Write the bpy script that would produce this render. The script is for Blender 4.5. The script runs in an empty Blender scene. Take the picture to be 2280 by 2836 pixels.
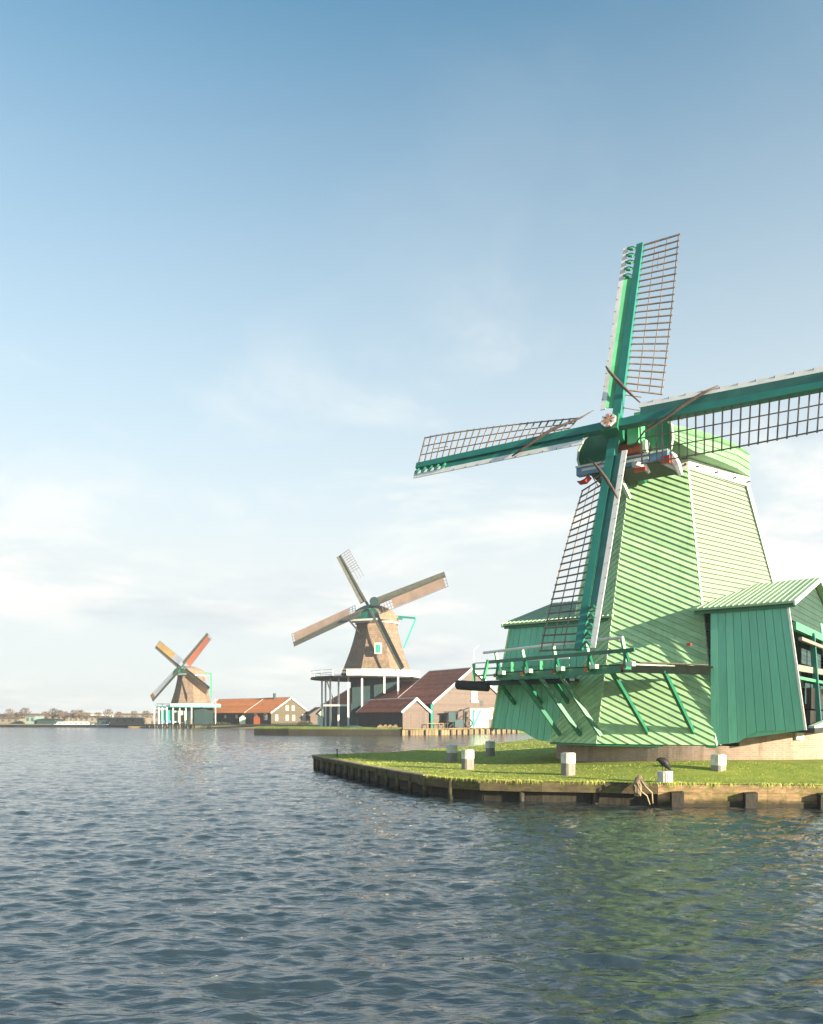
import bpy, math, random
import numpy as np
from mathutils import Vector, Matrix, noise
random.seed(7); rng = np.random.default_rng(11)
SC = bpy.context.scene; COL = SC.collection
R = math.radians
F, HX, HY, EYE = 2200.0, 1140.0, 1988.0, 2.6          # focal length in photo px, principal column, horizon row, eye height

# ------------------------------------------------------------------ camera
cd = bpy.data.cameras.new('camera'); cam = bpy.data.objects.new('camera', cd); COL.objects.link(cam)
cam.location = (0, 0, EYE); cam.rotation_euler = (R(90), 0, 0)
cd.sensor_fit = 'VERTICAL'; cd.sensor_height = 36; cd.sensor_width = 36
cd.lens = 36 * F / 2836; cd.shift_y = (HY - 1418) / 2836; cd.clip_end = 9000; cd.clip_start = .1
SC.camera = cam
# ------------------------------------------------------------------ sun and sky
SUN_AZ, SUN_EL = 52.0, 12.0                             # azimuth measured from -Y (behind the camera) towards +X
sd = Vector((math.sin(R(SUN_AZ)) * math.cos(R(SUN_EL)), -math.cos(R(SUN_AZ)) * math.cos(R(SUN_EL)), math.sin(R(SUN_EL))))
ld = bpy.data.lights.new('sun', 'SUN'); ld.energy = 5.0; ld.angle = R(.55); ld.color = (1, .84, .62)
lo = bpy.data.objects.new('sun', ld); COL.objects.link(lo); lo.rotation_euler = sd.to_track_quat('Z', 'Y').to_euler()
W = bpy.data.worlds.new("World"); SC.world = W; W.use_nodes = True
nt = W.node_tree; N = nt.nodes; L = nt.links
for n_ in list(N): N.remove(n_)
def nn(t, **k):
    n_ = N.new(t)
    for a, b in k.items(): setattr(n_, a, b)
    return n_
out = nn('ShaderNodeOutputWorld'); bg = nn('ShaderNodeBackground'); bg.inputs[1].default_value = .082
sky = nn('ShaderNodeTexSky', sky_type='NISHITA', sun_disc=False, sun_elevation=R(SUN_EL), sun_rotation=R(180 - SUN_AZ),
         altitude=0, air_density=1.0, dust_density=.5, ozone_density=1.1)
tc = nn('ShaderNodeTexCoord'); sep = nn('ShaderNodeSeparateXYZ'); L.new(tc.outputs['Generated'], sep.inputs[0])
def wmath(op, a, b=None, c=None, clamp=False):
    m = nn('ShaderNodeMath', operation=op, use_clamp=clamp)
    for i, v in enumerate((a, b, c)):
        if v is None: continue
        if isinstance(v, (int, float)): m.inputs[i].default_value = v
        else: L.new(v, m.inputs[i])
    return m.outputs[0]
zc = wmath('MAXIMUM', sep.outputs[2], .0)
pr = wmath('ADD', zc, .16)
cx_ = wmath('DIVIDE', sep.outputs[0], pr); cy_ = wmath('DIVIDE', sep.outputs[1], pr)
cmb = nn('ShaderNodeCombineXYZ'); L.new(cx_, cmb.inputs[0]); L.new(cy_, cmb.inputs[1])
no1 = nn('ShaderNodeTexNoise'); no1.inputs['Scale'].default_value = 1.15; no1.inputs['Detail'].default_value = 9; no1.inputs['Roughness'].default_value = .58
no1.inputs['Distortion'].default_value = .35
L.new(cmb.outputs[0], no1.inputs['Vector'])
no2 = nn('ShaderNodeTexNoise'); no2.inputs['Scale'].default_value = .42; no2.inputs['Detail'].default_value = 3
L.new(cmb.outputs[0], no2.inputs['Vector'])
mr = nn('ShaderNodeMapRange', interpolation_type='SMOOTHSTEP'); L.new(no1.outputs[0], mr.inputs[0]); mr.inputs[1].default_value = .48; mr.inputs[2].default_value = .62
mr2 = nn('ShaderNodeMapRange', interpolation_type='SMOOTHSTEP'); L.new(no2.outputs[0], mr2.inputs[0]); mr2.inputs[1].default_value = .38; mr2.inputs[2].default_value = .55
low = nn('ShaderNodeMapRange', interpolation_type='SMOOTHSTEP'); L.new(zc, low.inputs[0]); low.inputs[1].default_value = .62; low.inputs[2].default_value = .22
cl = wmath('MULTIPLY', mr.outputs[0], mr2.outputs[0]); cl = wmath('MULTIPLY', cl, wmath('MULTIPLY_ADD', low.outputs[0], .85, .10), clamp=True)
# thin bright veil low in the sky
veil = nn('ShaderNodeMapRange'); L.new(zc, veil.inputs[0]); veil.inputs[1].default_value = .71; veil.inputs[2].default_value = .18
vv = wmath('MULTIPLY', veil.outputs[0], .96)
tint = nn('ShaderNodeMixRGB', blend_type='MULTIPLY'); tint.inputs[0].default_value = 1; L.new(sky.outputs[0], tint.inputs[1]); tint.inputs[2].default_value = (.48, 1.0, 1.08, 1)
mx0 = nn('ShaderNodeMixRGB'); L.new(vv, mx0.inputs[0]); L.new(tint.outputs[0], mx0.inputs[1]); mx0.inputs[2].default_value = (3.72, 3.90, 3.92, 1)
mx1 = nn('ShaderNodeMixRGB'); L.new(cl, mx1.inputs[0]); L.new(mx0.outputs[0], mx1.inputs[1]); mx1.inputs[2].default_value = (4.5, 4.5, 4.3, 1)
# faint grey-blue cloud bases close to the horizon
mp = nn('ShaderNodeMapping'); mp.inputs['Scale'].default_value = (2.2, 2.2, 11); L.new(tc.outputs['Generated'], mp.inputs[0])
no3 = nn('ShaderNodeTexNoise'); no3.inputs['Scale'].default_value = 1.6; no3.inputs['Detail'].default_value = 6; no3.inputs['Roughness'].default_value = .55; L.new(mp.outputs[0], no3.inputs['Vector'])
mr3 = nn('ShaderNodeMapRange', interpolation_type='SMOOTHSTEP'); L.new(no3.outputs[0], mr3.inputs[0]); mr3.inputs[1].default_value = .50; mr3.inputs[2].default_value = .70
lw2 = nn('ShaderNodeMapRange', interpolation_type='SMOOTHSTEP'); L.new(zc, lw2.inputs[0]); lw2.inputs[1].default_value = .26; lw2.inputs[2].default_value = .09
gb = wmath('MULTIPLY', wmath('MULTIPLY', mr3.outputs[0], lw2.outputs[0]), .45, clamp=True)
mx2 = nn('ShaderNodeMixRGB'); L.new(gb, mx2.inputs[0]); L.new(mx1.outputs[0], mx2.inputs[1]); mx2.inputs[2].default_value = (2.4, 2.75, 3.15, 1)
L.new(mx2.outputs[0], bg.inputs[0]); L.new(bg.outputs[0], out.inputs[0])
SC.view_settings.view_transform = 'Standard'; SC.view_settings.look = 'None'; SC.view_settings.exposure = 1.55; SC.view_settings.gamma = 1
SC.cycles.max_bounces = 6; SC.cycles.diffuse_bounces = 3; SC.cycles.glossy_bounces = 3

# ------------------------------------------------------------------ materials
def mat(name, col, col2=None, rough=.7, scale=2.0, stretch=(1, 1, 1), bump=0., bscale=20., var=.12, lo_=.35, hi_=.65, spec=.3, extra=None):
    m = bpy.data.materials.new(name); m.use_nodes = True; t = m.node_tree; P = t.nodes['Principled BSDF']
    def a(ty, **k):
        q = t.nodes.new(ty)
        for x, y in k.items(): setattr(q, x, y)
        return q
    P.inputs['Roughness'].default_value = rough; P.inputs['Specular IOR Level'].default_value = spec
    tx = a('ShaderNodeTexCoord'); mp_ = a('ShaderNodeMapping'); mp_.inputs['Scale'].default_value = stretch; t.links.new(tx.outputs['Object'], mp_.inputs[0])
    nz = a('ShaderNodeTexNoise'); nz.inputs['Scale'].default_value = scale; nz.inputs['Detail'].default_value = 6; nz.inputs['Roughness'].default_value = .6
    t.links.new(mp_.outputs[0], nz.inputs['Vector'])
    r = a('ShaderNodeMapRange'); r.inputs[1].default_value = lo_; r.inputs[2].default_value = hi_; t.links.new(nz.outputs[0], r.inputs[0])
    c2 = col2 or tuple(x * .8 for x in col)
    mx = a('ShaderNodeMixRGB'); mx.inputs[1].default_value = (*col, 1); mx.inputs[2].default_value = (*c2, 1); t.links.new(r.outputs[0], mx.inputs[0])
    at = a('ShaderNodeAttribute', attribute_name='rnd')
    mm = a('ShaderNodeMath', operation='MULTIPLY_ADD'); t.links.new(at.outputs['Fac'], mm.inputs[0]); mm.inputs[1].default_value = 2 * var; mm.inputs[2].default_value = 1 - var
    ml = a('ShaderNodeVectorMath', operation='SCALE'); t.links.new(mx.outputs[0], ml.inputs[0]); t.links.new(mm.outputs[0], ml.inputs['Scale'])
    last = ml.outputs[0]
    if extra: last = extra(t, a, tx, last)
    t.links.new(last, P.inputs['Base Color'])
    if bump:
        nb = a('ShaderNodeTexNoise'); nb.inputs['Scale'].default_value = bscale; nb.inputs['Detail'].default_value = 5; t.links.new(mp_.outputs[0], nb.inputs['Vector'])
        b = a('ShaderNodeBump'); b.inputs['Strength'].default_value = bump; b.inputs['Distance'].default_value = .02; t.links.new(nb.outputs[0], b.inputs['Height']); t.links.new(b.outputs[0], P.inputs['Normal'])
    return m
def grime(t, a, tx, col, c=(.10, .16, .10), scale=.9, lo=.56, hi=.75, amt=.45):
    nz = a('ShaderNodeTexNoise'); nz.inputs['Scale'].default_value = scale; nz.inputs['Detail'].default_value = 8; nz.inputs['Roughness'].default_value = .7
    mp_ = a('ShaderNodeMapping'); mp_.inputs['Scale'].default_value = (2.2, 2.2, .35); t.links.new(tx.outputs['Object'], mp_.inputs[0]); t.links.new(mp_.outputs[0], nz.inputs['Vector'])
    r = a('ShaderNodeMapRange'); r.inputs[1].default_value = lo; r.inputs[2].default_value = hi; r.inputs[4].default_value = amt; t.links.new(nz.outputs[0], r.inputs[0])
    mx = a('ShaderNodeMixRGB'); t.links.new(r.outputs[0], mx.inputs[0]); t.links.new(col, mx.inputs[1]); mx.inputs[2].default_value = (*c, 1)
    return mx.outputs[0]
def moss(t, a, tx, col):
    """green moss patches and a dark wet foot just above the water line"""
    nz = a('ShaderNodeTexNoise'); nz.inputs['Scale'].default_value = 3.2; nz.inputs['Detail'].default_value = 9; nz.inputs['Roughness'].default_value = .75; t.links.new(tx.outputs['Object'], nz.inputs['Vector'])
    r = a('ShaderNodeMapRange'); r.inputs[1].default_value = .48; r.inputs[2].default_value = .62; r.inputs[4].default_value = .85; t.links.new(nz.outputs[0], r.inputs[0])
    mx = a('ShaderNodeMixRGB'); t.links.new(r.outputs[0], mx.inputs[0]); t.links.new(col, mx.inputs[1]); mx.inputs[2].default_value = (.13, .14, .025, 1)
    g = a('ShaderNodeNewGeometry'); s = a('ShaderNodeSeparateXYZ'); t.links.new(g.outputs['Position'], s.inputs[0])
    ad = a('ShaderNodeMath', operation='MULTIPLY_ADD'); t.links.new(nz.outputs[0], ad.inputs[0]); ad.inputs[1].default_value = -.25; t.links.new(s.outputs[2], ad.inputs[2])
    w = a('ShaderNodeMapRange'); w.inputs[1].default_value = .12; w.inputs[2].default_value = -.02; w.inputs[4].default_value = .88; t.links.new(ad.outputs[0], w.inputs[0])
    m2 = a('ShaderNodeMixRGB'); t.links.new(w.outputs[0], m2.inputs[0]); t.links.new(mx.outputs[0], m2.inputs[1]); m2.inputs[2].default_value = (.018, .02, .015, 1)
    return m2.outputs[0]
def bricks(t, a, tx, col):
    bt = a('ShaderNodeTexBrick'); bt.inputs['Scale'].default_value = 1; bt.inputs['Brick Width'].default_value = .23; bt.inputs['Row Height'].default_value = .075; bt.inputs['Mortar Size'].default_value = .012
    bt.inputs['Color1'].default_value = (.34, .20, .14, 1); bt.inputs['Color2'].default_value = (.46, .32, .24, 1); bt.inputs['Mortar'].default_value = (.42, .38, .33, 1)
    g = a('ShaderNodeSeparateXYZ'); t.links.new(tx.outputs['Object'], g.inputs[0]); c = a('ShaderNodeCombineXYZ')
    s = a('ShaderNodeMath', operation='SUBTRACT'); t.links.new(g.outputs[0], s.inputs[0]); t.links.new(g.outputs[1], s.inputs[1])
    t.links.new(s.outputs[0], c.inputs[0]); t.links.new(g.outputs[2], c.inputs[1]); t.links.new(c.outputs[0], bt.inputs['Vector'])
    mx = a('ShaderNodeMixRGB'); mx.inputs[0].default_value = .55; t.links.new(col, mx.inputs[1]); t.links.new(bt.outputs[0], mx.inputs[2])
    return grime(t, a, tx, mx.outputs[0], (.10, .10, .06), 1.2, .5, .7, .6)
M = {}
woodz = (6, 6, .5)
M['lap'] = mat('lapped green boards', (.44, .69, .37), (.36, .60, .34), .55, 2.6, (1, 1, 2.5), .25, 30, .15, extra=lambda t, a, x, c: grime(t, a, x, c, (.17, .30, .15), 1.3, .50, .78, .55))
M['gabled'] = mat('dull green gable boards', (.035, .085, .06), (.025, .065, .045), .6, 2)
M['tar'] = mat('tarred deck timber', (.007, .014, .011), (.004, .008, .006), .85, 4, spec=.1)  # near-black colour stands for shade on the gallery deck and right edge beam
M['capg'] = mat('cap green boards', (.19, .38, .20), (.16, .33, .18), .55, 2.6, (1, 1, 2.5), .2, 30, .1)  # green darkened to offset the direct sun on the cap
M['laps'] = mat('lapped pale boards', (.235, .30, .235), (.205, .27, .21), .55, 1.4, (1, 1, 2.5), .1, 30, .05)  # front-board paint in a darker copy, lowered for the fully sunlit face
M['shed'] = mat('upright green boards', (.21, .62, .43), (.185, .56, .40), .5, 1.8, woodz, .15, 14, .05, extra=lambda t, a, x, c: grime(t, a, x, c, (.07, .24, .14), 1.1, .52, .80, .4))
M['roofg'] = mat('green painted roof boards', (.42, .60, .38), (.34, .52, .34), .5, 2, (2, 2, 2), .1, 20, .13)
M['green'] = mat('dark green gloss paint', (.018, .20, .105), (.012, .15, .085), .35, 3, (1, 1, 1), .05, 20, .15, spec=.5)
M['teal'] = mat('teal green paint', (.02, .19, .145), (.015, .15, .12), .4, 2, (1, 1, 1), .05, 20, .12, spec=.5)
M['midgreen'] = mat('bright green paint', (.10, .44, .20), (.08, .38, .18), .4, 2, (1, 1, 1), .05, 20, .1, spec=.5)
M['white'] = mat('white paint', (.80, .80, .76), (.66, .67, .62), .5, 3, (1, 1, 1), .1, 30, .06)
M['cream'] = mat('pale green trim paint', (.62, .76, .58), (.55, .70, .52), .5, 3, (1, 1, 1), .1, 30, .06)
M['blue'] = mat('blue painted beam', (.10, .24, .42), (.14, .30, .46), .4, 3, (1, 1, 1), .05, 20, .08)
M['oldwhite'] = mat('stained white paint', (.74, .73, .68), (.55, .54, .48), .6, 5, (1, 1, 1), .3, 18, .04, extra=lambda t, a, x, c: grime(t, a, x, c, (.22, .20, .14), 5., .52, .7, .7))
M['red'] = mat('red painted wood', (.46, .05, .03), (.35, .05, .03), .5)
M['brickred'] = mat('brown red painted wood', (.33, .09, .04), (.26, .07, .03), .5)
M['lattice'] = mat('weathered lattice wood', (.24, .19, .155), (.13, .11, .10), .7, 5, (1, 1, 1), .1, 30, .25)
M['cloth'] = mat('rolled brown sailcloth', (.13, .10, .08), (.08, .06, .05), .85, 6, (1, 1, 1), .4, 18, .1)
M['brick'] = mat('weathered brick', (.42, .30, .23), (.30, .24, .19), .85, 2, (1, 1, 1), .5, 25, .1, extra=bricks)
M['grassg'] = mat('mown lawn soil', (.30, .34, .05), (.20, .27, .04), .95, 1.3, (1, 1, 1), .6, 30, .0)
M['blade'] = mat('grass blades', (.50, .52, .12), (.25, .32, .07), .8, 1.5, (1, 1, 1), 0, 1, .35)
M['blade2'] = mat('shaded meadow grass', (.15, .20, .05), (.09, .13, .035), .9, .3, var=.3)  # darker green for the grass on the second mill's island
M['bankwood'] = mat('mossy planked bank', (.40, .27, .14), (.22, .15, .08), .8, 4, (.6, .6, 3), .6, 14, .2, extra=moss)
M['pile'] = mat('black wet pile', (.022, .022, .018), (.05, .045, .03), .6, 5, (3, 3, .6), .4, 14, .2)
M['bankmoss'] = mat('dark mossy waling', (.13, .10, .055), (.07, .06, .035), .85, 4, (.6, .6, 3), .7, 14, .2, extra=moss)
M['capwood'] = mat('pale weathered cap board', (.42, .34, .22), (.28, .24, .14), .8, 4, (.6, .6, 2), .3, 14, .2)
M['stone'] = mat('grey bollard wood', (.29, .27, .24), (.22, .20, .18), .85, 5, (3, 3, .6), .35, 18, .1)
M['driftwood'] = mat('split driftwood', (.26, .19, .12), (.10, .08, .06), .9, 14, (1, 1, .25), 1., 30, .3)
M['dark'] = mat('dark stained wood', (.035, .042, .045), (.022, .026, .03), .6, 3, woodz, .15, 12, .25)
M['darkteal'] = mat('dark teal boards', (.035, .075, .08), (.025, .055, .06), .6, 3, woodz, .15, 12, .2)
M['iron'] = mat('black iron', (.02, .02, .02), (.03, .03, .028), .5, 5)
M['thatch'] = mat('brown thatch', (.30, .225, .165), (.19, .14, .10), .95, 2.2, (1, 1, .5), 1., 5, .10)
M['tile'] = mat('dull brown roof tiles', (.50, .19, .125), (.36, .14, .095), .8, 1.2, (1, 1, 1), .5, 8, .15)
M['tile2'] = mat('red brown roof tiles', (.56, .18, .10), (.38, .125, .08), .8, 1.2, (1, 1, 1), .5, 8, .2)
M['tile3'] = mat('orange roof tiles', (.78, .29, .10), (.66, .24, .085), .8, .8, (1, 1, 1), .4, 8, .12)
M['pinkb'] = mat('pale weathered boards', (.175, .14, .12), (.14, .11, .095), .8, 2, (1, 1, 4), .2, 10, .1)
M['tan'] = mat('brown painted boards', (.125, .105, .07), (.105, .09, .06), .7, 2, (1, 1, 4), .1, 10, .08)
M['sailpink'] = mat('faded pink sailcloth', (.46, .33, .26), (.36, .26, .20), .9, .6, (1, 1, 1), .2, 3, .1)
M['sailred'] = mat('salmon red sailcloth', (.66, .22, .12), (.55, .17, .09), .9, .6, (1, 1, 1), .2, 3, .1)
M['sailyel'] = mat('yellow ochre sailcloth', (.66, .43, .13), (.52, .32, .12), .9, .6, (1, 1, 1), .2, 3, .1)
M['sailbr'] = mat('brown ochre sailcloth', (.38, .21, .09), (.30, .17, .08), .9, .6, (1, 1, 1), .2, 3, .1)
M['greywood'] = mat('grey green sail board', (.155, .165, .13), (.11, .12, .10), .7, 1.5, (1, 1, 1), .1, 5, .1)
M['mint'] = mat('turquoise paint', (.05, .40, .32), (.04, .33, .27), .5)
M['quay'] = mat('pale timber quay', (.27, .21, .12), (.19, .15, .085), .8, 2, (1, 1, 1), .2, 8, .25)
M['glass'] = mat('dim window glass', (.05, .08, .09), (.09, .13, .14), .15, 2, spec=.6)
M['orange'] = mat('orange sign paint', (.65, .22, .05))
M['palemint'] = mat('faded mint boards', (.26, .36, .32), (.2, .3, .27))
M['farland'] = mat('dry far bank', (.26, .23, .13), (.17, .18, .09), .95, .05)
M['farwall'] = mat('pale far walls', (.27, .235, .185), (.22, .19, .155), .9, .1)
M['farroof'] = mat('grey brown far roofs', (.17, .13, .10), (.13, .10, .085), .9, .1)
M['twig'] = mat('bare brown branches', (.17, .13, .09), (.13, .10, .075), .9, .5, var=.25)
M['leafy'] = mat('dark evergreen leaves', (.05, .075, .03), (.08, .09, .04), .9, .5, var=.3)
M['bird'] = mat('black bird plumage', (.012, .014, .013), (.035, .035, .035), .55, 25, (1, 1, 1), .3, 40)
M['rope'] = mat('mooring rope', (.45, .38, .24), (.35, .28, .16), .9, 20)
M['water'] = None

# ------------------------------------------------------------------ geometry helpers
def U(px, py, Y): return Vector(((px - HX) / F * Y, Y, EYE - (py - HY) / F * Y))
def G(px, Y, z=0.): return Vector(((px - HX) / F * Y, Y, z))
def azd(az): return Vector((math.cos(R(az)), math.sin(R(az)), 0))           # run of a wall whose outward normal has azimuth az (0 faces the camera)
def azn(az): return Vector((math.sin(R(az)), -math.cos(R(az)), 0))
class MB:
    def __init__(s): s.v = []; s.f = []; s.r = []
    def poly(s, pts, r=None):
        i = len(s.v); s.v += [Vector(p) for p in pts]; s.f.append(tuple(range(i, i + len(pts)))); s.r.append(random.random() if r is None else r); return s
    def hexa(s, p, r=None):                     # p: bottom 4, top 4
        r = random.random() if r is None else r
        i = len(s.v); s.v += [Vector(q) for q in p]
        for f in ((3, 2, 1, 0), (4, 5, 6, 7), (0, 1, 5, 4), (1, 2, 6, 5), (2, 3, 7, 6), (3, 0, 4, 7)): s.f.append(tuple(i + k for k in f)); s.r.append(r)
        return s
    def box(s, x0, x1, y0, y1, z0, z1): return s.hexa([(x0, y0, z0), (x1, y0, z0), (x1, y1, z0), (x0, y1, z0), (x0, y0, z1), (x1, y0, z1), (x1, y1, z1), (x0, y1, z1)])
    def obox(s, c, a, b, cc):                   # centre, three half vectors
        c, a, b, cc = map(Vector, (c, a, b, cc))
        return s.hexa([c - a - b - cc, c + a - b - cc, c + a + b - cc, c - a + b - cc, c - a - b + cc, c + a - b + cc, c + a + b + cc, c - a + b + cc])
    def beam(s, p0, p1, w, h, up=(0, 0, 1), w1=None, h1=None):
        p0, p1, up = Vector(p0), Vector(p1), Vector(up); d = (p1 - p0).normalized(); a = d.cross(up)
        if a.length < 1e-4: a = d.cross(Vector((1, 0, 0)))
        a.normalize(); b = a.cross(d).normalized(); w1 = w1 or w; h1 = h1 or h
        q = []
        for p, ww, hh in ((p0, w, h), (p1, w1, h1)): q += [p - a * ww / 2 - b * hh / 2, p + a * ww / 2 - b * hh / 2, p + a * ww / 2 + b * hh / 2, p - a * ww / 2 + b * hh / 2]
        return s.hexa(q)
    def tube(s, pts, rad, n=8, r=None):
        r = random.random() if r is None else r
        pts = [Vector(p) for p in pts]; rad = rad if isinstance(rad, (list, tuple)) else [rad] * len(pts); i0 = len(s.v); ref = None
        for i, p in enumerate(pts):
            t = (pts[min(i + 1, len(pts) - 1)] - pts[max(i - 1, 0)]).normalized()
            if ref is None: ref = t.cross(Vector((0, 0, 1))); ref = ref if ref.length > .1 else t.cross(Vector((1, 0, 0)))
            a = (ref - t * ref.dot(t)).normalized(); ref = a; b = t.cross(a)
            for k in range(n): an = 2 * math.pi * k / n; s.v.append(p + a * math.cos(an) * rad[i] + b * math.sin(an) * rad[i])
        for i in range(len(pts) - 1):
            for k in range(n): s.f.append((i0 + i * n + k, i0 + i * n + (k + 1) % n, i0 + (i + 1) * n + (k + 1) % n, i0 + (i + 1) * n + k)); s.r.append(r)
        s.f.append(tuple(i0 + k for k in reversed(range(n)))); s.f.append(tuple(i0 + (len(pts) - 1) * n + k for k in range(n))); s.r += [r, r]
        return s
    def slab(s, pts, off, r=None):              # polygon extruded by a vector
        r = random.random() if r is None else r
        pts = [Vector(p) for p in pts]; off = Vector(off); i = len(s.v); n = len(pts); s.v += pts + [p + off for p in pts]
        s.f.append(tuple(i + k for k in range(n))); s.f.append(tuple(i + n + k for k in reversed(range(n)))); s.r += [r, r]
        for k in range(n): s.f.append((i + (k + 1) % n, i + k, i + n + k, i + n + (k + 1) % n)); s.r.append(r)
        return s
    def lap(s, pts, nrm, ang, sp, t, gap=0., t0=.004, back=None):
        """cover the planar convex polygon with lapped boards running at angle ang from the face's horizontal"""
        pts = [Vector(p) for p in pts]; nrm = Vector(nrm).normalized(); h = Vector((0, 0, 1)).cross(nrm)
        h = h.normalized() if h.length > 1e-4 else Vector((1, 0, 0)); v = nrm.cross(h)
        c, sn = math.cos(R(ang)), math.sin(R(ang)); dd = h * c + v * sn; q = v * c - h * sn; o = pts[0]
        P2 = [((p - o).dot(dd), (p - o).dot(q)) for p in pts]; lo = min(p[1] for p in P2); hi = max(p[1] for p in P2)
        def clip(poly, lim, keep_above):
            res = []
            for i in range(len(poly)):
                a, b = poly[i], poly[(i + 1) % len(poly)]; ia = (a[1] >= lim) == keep_above or a[1] == lim; ib = (b[1] >= lim) == keep_above or b[1] == lim
                if ia: res.append(a)
                if ia != ib: k = (lim - a[1]) / (b[1] - a[1]); res.append((a[0] + (b[0] - a[0]) * k, lim))
            return res
        k = lo - random.random() * sp * .3
        while k < hi:
            pl = clip(clip(P2, k, True), k + sp - gap, False)
            if len(pl) >= 3:
                rr = random.random()
                top = [o + dd * a + q * b + nrm * (t0 + t * (1 - (b - k) / sp)) for a, b in pl]
                s.poly(top, rr)
                n = len(pl)
                for i in range(n):
                    a, b = pl[i], pl[(i + 1) % n]
                    s.poly([o + dd * a[0] + q * a[1] - nrm * .01, top[i], top[(i + 1) % n], o + dd * b[0] + q * b[1] - nrm * .01][::-1], rr)
            k += sp
        return s
    def build(s, name, m, parent=None, smooth=False, origin=None):
        me = bpy.data.meshes.new(name)
        o = Vector((0, 0, 0)) if parent is None else root_loc(parent)
        if origin is not None: o = Vector(origin)
        me.from_pydata([tuple(p - o) for p in s.v], [], s.f); me.update()
        at = me.attributes.new('rnd', 'FLOAT', 'FACE'); at.data.foreach_set('value', s.r)
        if smooth: me.polygons.foreach_set('use_smooth', [True] * len(me.polygons))
        me.materials.append(M[m] if isinstance(m, str) else m)
        ob = bpy.data.objects.new(name, me); COL.objects.link(ob)
        if parent is not None: ob.parent = parent
        elif origin is not None: ob.location = o
        return ob
def root_loc(p):
    while p.parent: p = p.parent
    return Vector(p.location)
def thing(name, label, cat, loc, group=None):
    o = bpy.data.objects.new(name, None); COL.objects.link(o); o.location = loc; o.empty_display_size = .3
    return tag(o, label, cat, group)
def tag(o, label, cat, group=None):
    o['label'] = label; o['category'] = cat
    if group: o['group'] = group
    return o
def struct(name, mb, m, smooth=False, kind='structure'):
    o = mb.build(name, m, None, smooth); o['kind'] = kind; return o
def dup(root, loc, label=None, rz=None, group=None):
    r = root.copy(); COL.objects.link(r); r.location = loc
    if rz is not None: r.rotation_euler = (0, 0, rz)
    if label: r['label'] = label
    if group: r['group'] = group
    def kids(a, b):
        for ch in list(a.children):
            c = ch.copy(); COL.objects.link(c); c.parent = b; kids(ch, c)
    kids(root, r); return r
def nrm_of(pts): return (Vector(pts[1]) - Vector(pts[0])).cross(Vector(pts[2]) - Vector(pts[0])).normalized()

# ------------------------------------------------------------------ water
def water_material():
    m = bpy.data.materials.new('river water'); m.use_nodes = True; t = m.node_tree; P = t.nodes['Principled BSDF']
    P.inputs['Base Color'].default_value = (.028, .040, .042, 1); P.inputs['Roughness'].default_value = .06; P.inputs['IOR'].default_value = 2.2
    P.inputs['Specular IOR Level'].default_value = .5
    g = t.nodes.new('ShaderNodeNewGeometry')
    def noi(sc, det, st, rot=0.):
        mp_ = t.nodes.new('ShaderNodeMapping'); mp_.inputs['Scale'].default_value = st; mp_.inputs['Rotation'].default_value = (0, 0, rot); t.links.new(g.outputs['Position'], mp_.inputs[0])
        n_ = t.nodes.new('ShaderNodeTexNoise'); n_.inputs['Scale'].default_value = sc; n_.inputs['Detail'].default_value = det; n_.inputs['Distortion'].default_value = .4
        t.links.new(mp_.outputs[0], n_.inputs['Vector']); return n_.outputs[0]
    b1 = t.nodes.new('ShaderNodeBump'); b1.inputs['Strength'].default_value = 1; b1.inputs['Distance'].default_value = .045; t.links.new(noi(3.6, 5, (.5, 1.3, 1), .12), b1.inputs['Height'])
    b0 = t.nodes.new('ShaderNodeBump'); b0.inputs['Strength'].default_value = 1; b0.inputs['Distance'].default_value = .012; t.links.new(noi(8.5, 4, (.45, 1.4, 1), .3), b0.inputs['Height']); t.links.new(b0.outputs[0], b1.inputs['Normal'])
    b2 = t.nodes.new('ShaderNodeBump'); b2.inputs['Strength'].default_value = 1; b2.inputs['Distance'].default_value = .085; t.links.new(noi(1.0, 3, (.5, 1.1, 1), -.2), b2.inputs['Height']); t.links.new(b1.outputs[0], b2.inputs['Normal'])
    sp = t.nodes.new('ShaderNodeSeparateXYZ'); t.links.new(g.outputs['Position'], sp.inputs[0])
    def rng_(a, b, c, d):
        r_ = t.nodes.new('ShaderNodeMapRange'); t.links.new(sp.outputs[1], r_.inputs[0])
        for i_, v_ in enumerate((a, b, c, d)): r_.inputs[i_ + 1].default_value = v_
        return r_.outputs[0]
    t.links.new(rng_(35, 110, .085, .38), b2.inputs['Distance']); t.links.new(rng_(25, 110, .02, .13), P.inputs['Roughness'])
    t.links.new(b2.outputs[0], P.inputs['Normal'])
    return m
M['water'] = water_material()
def wave_height(X, Y):
    h = np.zeros_like(X); r2 = np.random.default_rng(5)
    for i in range(64):
        lam = .24 * (8.5 ** (i / 63.)); k = 2 * math.pi / lam
        an = math.pi / 2 + r2.normal(0, .62) + .12
        amp = .0044 * lam ** .66
        ph = r2.uniform(0, 2 * math.pi)
        a = k * (X * math.cos(an) + Y * math.sin(an)) + ph
        wob = .9 * np.sin(X * .21 / lam ** .5 + Y * .17 + i) + .7 * np.sin(Y * .31 / lam ** .5 - X * .13 + 2 * i)
        s_ = np.sin(a + wob)
        h += amp * ((1 - np.abs(s_) ** 1.3) * 1.2 - .5 if i % 2 else s_)
    return h
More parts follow.
